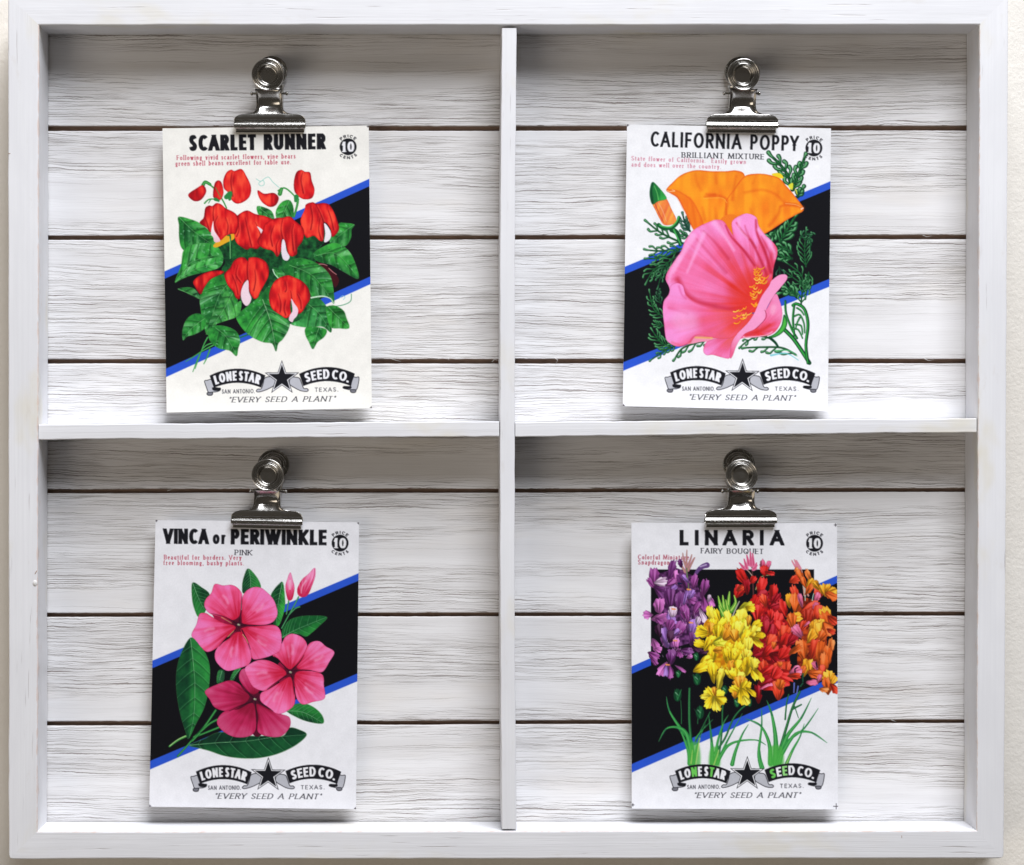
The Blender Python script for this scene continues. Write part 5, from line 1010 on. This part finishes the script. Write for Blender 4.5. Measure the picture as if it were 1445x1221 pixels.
    many(W4, [(860, 110, 160, 110, 120, 'p'), (1080, 90, 230, 140, 75, 'y'), (1050, 160, 190, 120, 60, 'y'), (1160, 80, 200, 130, 100, 'y'), (1180, 150, 170, 110, 60, 'o'), (1250, 60, 190, 120, -60, 'o'), (1290, 100, 110, 60, -40, 'r'), (920, 330, 260, 140, 100, 'o'), (830, 340, 180, 80, 40, 'o'), (1070, 330, 250, 120, 84, 'r'), (1150, 380, 300, 110, 88, 'o'), (1290, 290, 190, 80, 78, 'l'), (1240, 430, 280, 100, 74, 'o'), (1200, 520, 280, 100, 84, 'o'), (1180, 620, 180, 80, 90, 'r'),
              (970, 560, 210, 110, 84, 'y'), (1020, 560, 200, 90, 96, 'y'), (920, 600, 130, 70, 60, 'o'), (1080, 640, 170, 120, -20, 'o'), (1090, 540, 120, 60, 110, 'p'), (840, 610, 150, 130, 20, 'p'), (820, 670, 160, 80, 10, 'r'), (1050, 750, 150, 70, 10, 'p'), (1140, 700, 100, 60, 60, 'p'), (1260, 700, 190, 150, 90, 'y'), (1250, 790, 200, 140, 80, 'o'), (1320, 720, 120, 100, 60, 'y'), (1330, 830, 150, 80, -40, 'r'), (1200, 840, 110, 70, 0, 'l')], OG, 360, under=((70, 14, 8), .6, .7))
    for p in ('830,620 830,580 860,560', '1100,500 1110,560'): S(W4(p), 2, 1.4, (20, 10, 30))
    for p in ('820,760 815,880', '870,800 850,900', '930,640 930,740', '900,800 930,760'): S(W4(p), 2.2, 1.8, (96, 110, 190) if p[0] == '8' else (30, 84, 60))
    banner(cv, B('833,911')[0], .006, green=True)
    corners(cv, [(1180.0, 1138.0)], 4); corners(cv, [(1179, 741), (893, 1136)], 1.8)

PACKETS = [
    ('paper seed packet with scarlet runner bean flowers hanging in the upper left opening', (229.3, 181.3), (520.3, 177.4), (524.7, 576.2), (235.1, 582.4), art_scarlet, (247, 245, 238)),
    ('paper seed packet with orange and pink poppies hanging in the upper right opening', (884.8, 175.6), (1172.7, 181.3), (1168.2, 580.2), (878.8, 573.1), art_poppy, (246, 246, 248)),
    ('paper seed packet with pink periwinkle flowers hanging in the lower left opening', (219.5, 734.0), (506.7, 737.4), (502.3, 1142.0), (210.6, 1138.5), art_vinca, (243, 243, 247)),
    ('paper seed packet with purple, yellow, red and orange flower spikes in the lower right opening', (891.0, 738.0), (1181.0, 738.5), (1182.7, 1142.4), (891.5, 1141.3), art_linaria, (243, 243, 247)),
]
CARD_Y = 0.0152
def srgb2lin(c): return np.where(c <= .04045, c / 12.92, ((np.clip(c, 0, 1) + .055) / 1.055) ** 2.4)
for idx, (label, tl, tr, br, bl, art, paper) in enumerate(PACKETS):
    xs = [p[0] for p in (tl, tr, br, bl)]; ys = [p[1] for p in (tl, tr, br, bl)]
    cv = Canvas(min(xs) - 4, min(ys) - 4, max(xs) + 4, max(ys) + 4, paper); art(cv)
    X, Y = np.meshgrid(np.arange(cv.w) / CS, np.arange(cv.h) / CS)
    cv.a *= (1 + .03 * (vnoise(X, Y, 40, k=1) - .5) + .03 * (vnoise(X, Y, 9, k=3) - .5) + .05 * (vnoise(X, Y, .7, k=2) - .5))[..., None]
    A = cv.a[:cv.h // 3 * 3, :cv.w // 3 * 3].reshape(cv.h // 3, 3, cv.w // 3, 3, 3).mean((1, 3))
    wid, hei = np.hypot(tr[0] - tl[0], tr[1] - tl[1]), np.hypot(bl[0] - tl[0], bl[1] - tl[1])
    NU, NV = int(wid * 1.5), int(hei * 1.5)
    u, v = np.meshgrid(np.linspace(0, 1, NU + 1), np.linspace(0, 1, NV + 1))
    pxx = (tl[0] * (1 - u) + tr[0] * u) * (1 - v) + (bl[0] * (1 - u) + br[0] * u) * v
    pyy = (tl[1] * (1 - u) + tr[1] * u) * (1 - v) + (bl[1] * (1 - u) + br[1] * u) * v
    # bilinear lookup of the print
    gx = np.clip((pxx - cv.x0) * 1.5 - .5, 0, A.shape[1] - 1.001); gy = np.clip((pyy - cv.y0) * 1.5 - .5, 0, A.shape[0] - 1.001)
    xi, yi = gx.astype(int), gy.astype(int); fx, fy = (gx - xi)[..., None], (gy - yi)[..., None]
    C = (A[yi, xi] * (1 - fx) + A[yi, xi + 1] * fx) * (1 - fy) + (A[yi + 1, xi] * (1 - fx) + A[yi + 1, xi + 1] * fx) * fy
    C = np.clip(srgb2lin(np.clip(C, 0, 1)) * .87, .004, .86)
    yy = CARD_Y - 0.0004 * np.sin(np.pi * u) * np.clip(v * 1.5, 0, 1) - 0.0006 * v ** 2      # a slight bow, lower edge forward
    k = (CAM_D + yy) / CAM_D * PX
    root = empty('seed_packet', W((tl[0] + tr[0] + bl[0] + br[0]) / 4, (bl[1] + br[1]) / 2, CARD_Y)); tag(root, label, 'seed packet', 'printed seed packets held by clips')
    RL = np.array(root.location)
    co = np.stack([(pxx - VX) * k, yy, Z0 + (VY - pyy) * k], -1).reshape(-1, 3) - RL
    me = bpy.data.meshes.new('printed_face'); nv = (NU + 1) * (NV + 1); nf = NU * NV
    me.vertices.add(nv); me.vertices.foreach_set('co', co.astype(np.float32).ravel())
    i0 = (np.arange(NV)[:, None] * (NU + 1) + np.arange(NU)[None]).ravel()
    idxs = np.stack([i0, i0 + NU + 1, i0 + NU + 2, i0 + 1], 1).astype(np.int32)
    me.loops.add(nf * 4); me.loops.foreach_set('vertex_index', idxs.ravel()); me.polygons.add(nf)
    me.polygons.foreach_set('loop_start', np.arange(nf, dtype=np.int32) * 4); me.polygons.foreach_set('use_smooth', np.ones(nf, bool)); me.update(calc_edges=True)
    ca = me.color_attributes.new('Print', 'FLOAT_COLOR', 'POINT')
    ca.data.foreach_set('color', np.concatenate([C.reshape(-1, 3), np.ones((nv, 1))], 1).astype(np.float32).ravel())
    link('printed_face', me, M_PRINT, root)
    # card stock behind the print: same bow, a third of a millimetre thick, its edges showing
    M = 24; uu, vv = np.linspace(0, 1, M + 1), np.linspace(0, 1, M + 1); vs = []
    for lay in (.00003, .00036):
        for b in vv:
            for a in uu:
                px_ = (tl[0] * (1 - a) + tr[0] * a) * (1 - b) + (bl[0] * (1 - a) + br[0] * a) * b; py_ = (tl[1] * (1 - a) + tr[1] * a) * (1 - b) + (bl[1] * (1 - a) + br[1] * a) * b
                y = CARD_Y - .0004 * math.sin(math.pi * a) * min(1, max(0, b * 1.5)) - .0006 * b * b; w = W(px_, py_, y); vs.append((w[0] - RL[0], w[1] + lay - RL[1], w[2] - RL[2]))
    K = M + 1; N = K * K; fs = []
    for j in range(M):
        for i in range(M):
            a = j * K + i; fs.append((a, a + K, a + K + 1, a + 1)); fs.append((a + N, a + N + 1, a + N + K + 1, a + N + K))
    for i in range(M):
        for a, b in ((i, i + 1), (M * K + i + 1, M * K + i), ((i + 1) * K, i * K), (i * K + M, (i + 1) * K + M)): fs.append((a, b, b + N, a + N))
    link('card_stock', mesh('card_stock', vs, fs), M_CARD, root)
# ------------------------------------------------------------------ bulldog clips
MM = 0.001
def sheet(rows, side, thick=.45, flange=True):
    """one pressed steel half of the clip; rows of (z, half width, y, curl) in mm; side -1 = front, +1 = back"""
    cols = [-1, -.985, -.94, -.8, -.55, -.3, 0, .3, .55, .8, .94, .985, 1]; verts, faces = [], []
    for lay in (0, thick):
        for (z, hw, y, curl) in rows:
            for u in cols:
                e = max(0, abs(u) - .8) / .2
                verts.append((u * hw * MM, side * (y - lay + curl * (e ** 2) + -.95 * (1 - u * u) * max(0, min(1, (z - 7.2) / 3))) * MM, z * MM))
    nc = len(cols); nr = len(rows); N = nc * nr
    for r in range(nr - 1):
        for c in range(nc - 1):
            a = r * nc + c; q = (a, a + 1, a + nc + 1, a + nc); faces.append(q if side < 0 else q[::-1]); q = tuple(i + N for i in q)[::-1]; faces.append(q if side < 0 else q[::-1])
    for r in range(nr - 1):
        for c in (0, nc - 1): a = r * nc + c; faces.append((a, a + nc, a + nc + N, a + N))
    for r in (0, nr - 1):
        for c in range(nc - 1): a = r * nc + c; faces.append((a, a + 1, a + 1 + N, a + N))
    return verts, faces

def lathe(prof, seg=48):
    verts, faces = [], []
    for (r, d) in prof:
        for k in range(seg): a = 2 * math.pi * k / seg; verts.append((r * MM * math.cos(a), -d * MM, r * MM * math.sin(a)))
    for j in range(len(prof) - 1):
        for k in range(seg): a = j * seg + k; b = j * seg + (k + 1) % seg; faces.append((a, b, b + seg, a + seg))
    return verts, faces

def smooth_profile(p, sub=4): return [tuple(q) for q in cr(np.array(p, float), False, sub)]

JAW = [(0, 13.7, 0.35, 0), (.8, 13.75, .45, 0), (1.45, 13.8, .7, 0), (1.58, 14.1, 1.6, 0), (1.62, 14.3, 2.3, 0), (1.75, 14.4, 2.52, 0), (2.1, 14.4, 2.6, 0), (3.1, 14.4, 2.6, 0), (3.35, 14.4, 2.35, 0), (3.6, 14.35, 2.0, 0), (4.3, 14.3, 1.95, 0),
       (4.55, 14.3, 2.5, 0), (4.75, 14.25, 2.75, 0), (5.3, 14.0, 2.85, 0), (6.0, 13.4, 2.8, 0), (6.6, 12.4, 2.7, 0), (6.95, 11.2, 2.65, 0), (7.1, 9.2, 2.6, 0), (7.3, 7.6, 2.55, .2), (7.7, 6.5, 2.5, .5), (8.4, 5.7, 2.35, .8), (9.4, 5.25, 2.2, 1.0)]
def neck(zt, lean, y0=2.2):
    out = []
    for k in range(1, 9):
        t = k / 8; out.append((9.4 + (zt - 9.4) * t, 5.25 - .15 * t + (0.5 * max(0, t - .85) / .15), y0 - .55 * math.sin(math.pi * min(1, t * 1.3)) * 1.2 + lean * t ** 1.6, 1.0))
    return out
CUP = smooth_profile([(6.35, -.5), (6.5, .0), (6.45, .5), (6.1, .78), (5.7, .62), (5.35, .12), (5.05, .05), (4.75, .42), (4.45, .72), (4.15, .66), (3.85, .2), (3.7, -.8), (3.6, -2.4), (3.35, -3.0), (2.9, -3.15), (1.5, -3.15), (0.02, -3.15)], 3)
RIMB = smooth_profile([(6.35, .5), (6.55, 0), (6.35, -.5), (5.9, -.45), (5.5, -.1), (5.2, .3)], 3)

def make_clip(cx, bottom, label, ring_f, ring_b, tilt, roll=0):
    """cx, bottom: jaw centre and lower lip in photograph pixels; ring_f / ring_b: ring centres in photograph pixels; tilt of the front ring in degrees"""
    base = Vector(W(cx, bottom, CARD_Y - .0008)); root = empty('bulldog_clip', base); tag(root, label, 'clip', 'silver bulldog clips holding the seed packets')
    def part(name, vf, parent=root, loc=(0, 0, 0), rot=(0, 0, 0), smooth=True, angle=True):
        me = mesh(name, vf[0], vf[1], smooth=smooth); o = link(name, me, M_METAL, parent); o.location = loc; o.rotation_euler = rot; return o
    yf, yb = -7.2, 4.4     # ring planes, mm from the card
    F = Vector(W(ring_f[0], ring_f[1], base.y + yf * MM)) - base; Bk = Vector(W(ring_b[0], ring_b[1], base.y + yb * MM)) - base
    zt = F.z / MM - 5.6
    rows = JAW + neck(zt, 4.3); dx = F.x
    vf = sheet(rows, -1)
    def shear(v, d, z0=9.4, z1=None, fx=1): t = max(0, min(1, (v[2] / MM - z0) / (z1 - z0))); return (v[0] + d * t * t * fx, v[1], v[2])
    part('front_jaw', ([shear(v, dx, z1=zt + 2) for v in vf[0]], vf[1]))
    zb = Bk.z / MM - 5.4; rows = JAW + neck(zb, 1.2); vb = sheet([(z, hw - .1, y * .75 if z < 9 else y, c) for z, hw, y, c in rows], 1)
    part('back_jaw', ([shear(v, Bk.x, z1=zb + 2) for v in vb[0]], vb[1]))
    r = part('finger_ring', lathe(CUP), loc=F, rot=(math.radians(tilt), 0, 0))
    part('finger_ring', lathe(CUP), loc=Bk, rot=(math.radians(180 - 6), 0, 0))
    # webs folded back from the neck, hiding the spring
    zc = min(zt, zb) - .6
    for sg in (-1, 1):
        vs = []
        for z, hw in ((7.8, 6.2), (9.2, 5.5), (11.5, 5.2), (14, 5.15), (zc, 5.2)):
            sxd = dx * max(0, min(1, (z - 9.4) / (zt + 2 - 9.4))) ** 2 / MM
            for y in (-2.9, -2.2, -1.2, -.2, .6): vs.append(((sg * (hw - .1) + sxd) * MM, y * MM * (1 if z > 8.5 else .8), z * MM))
        fs = [(j * 5 + i, j * 5 + i + 1, j * 5 + i + 6, j * 5 + i + 5) for j in range(4) for i in range(4)]
        part('side_web', (vs, fs))
    # spring rod with its two upset ends, and the coil round it
    prof = [(0.02, -7.6), (.5, -7.6), (.8, -7.35), (.85, -7.0), (.7, -6.6), (.45, -6.45), (.45, 6.45), (.7, 6.6), (.85, 7.0), (.8, 7.35), (.5, 7.6), (.02, 7.6)]
    v, f = lathe(prof, 16); zr = zt - 1.0
    part('spring_rod', ([(-q[1], q[0], q[2]) for q in v], f), loc=(dx * .7, -.9 * MM, zr * MM))
    vs, fs = [], []; n = 150
    for i in range(n + 1):
        a = i / n * 2 * math.pi * 7; c = Vector((-4.4 + 8.8 * i / n, 1.5 * math.cos(a), 1.5 * math.sin(a))); nn = Vector((0, math.cos(a), math.sin(a)))
        for k in range(6): b = k * math.pi / 3; p = c + nn * .42 * math.cos(b) + Vector((1, 0, 0)) * .42 * math.sin(b); vs.append(tuple(p * MM))
    for i in range(n):
        for k in range(6): fs.append((i * 6 + k, i * 6 + (k + 1) % 6, i * 6 + 6 + (k + 1) % 6, i * 6 + 6 + k))
    part('spring', (vs, fs), loc=(dx * .7, -.5 * MM, zr * MM))
    # row of small punched dimples along the lip
    vs, fs = [], []
    for i in range(17):
        x = -12.0 + 1.5 * i
        o = len(vs)
        for (a, b) in ((-.3, -.09), (.3, -.09), (.3, .09), (-.3, .09)): vs.append(((x + a) * MM, -2.605 * MM, (2.55 + b) * MM))
        vs.append((x * MM, -2.56 * MM, 2.55 * MM)); fs += [(o, o + 1, o + 4), (o + 1, o + 2, o + 4), (o + 2, o + 3, o + 4), (o + 3, o, o + 4)]
    o = part('lip_dimples', (vs, fs), smooth=False)
    root.rotation_euler = (0, math.radians(roll), 0)
    return root

make_clip(381.2, 186.9, 'silver bulldog clip above the scarlet runner packet', (378.0, 105.4), (383.0, 101.5), 3)
make_clip(1046.4, 187.3, 'silver bulldog clip above the packet with orange and pink poppies', (1048.8, 105.4), (1044.5, 102.5), 4, .4)
make_clip(376.8, 745.4, 'silver bulldog clip above the pink periwinkle packet', (376.4, 670.5), (384.0, 657.0), -6, 1.1)
make_clip(1044.8, 744.0, 'silver bulldog clip above the packet with four coloured flower spikes', (1046.9, 670.5), (1042.6, 656.0), -8)
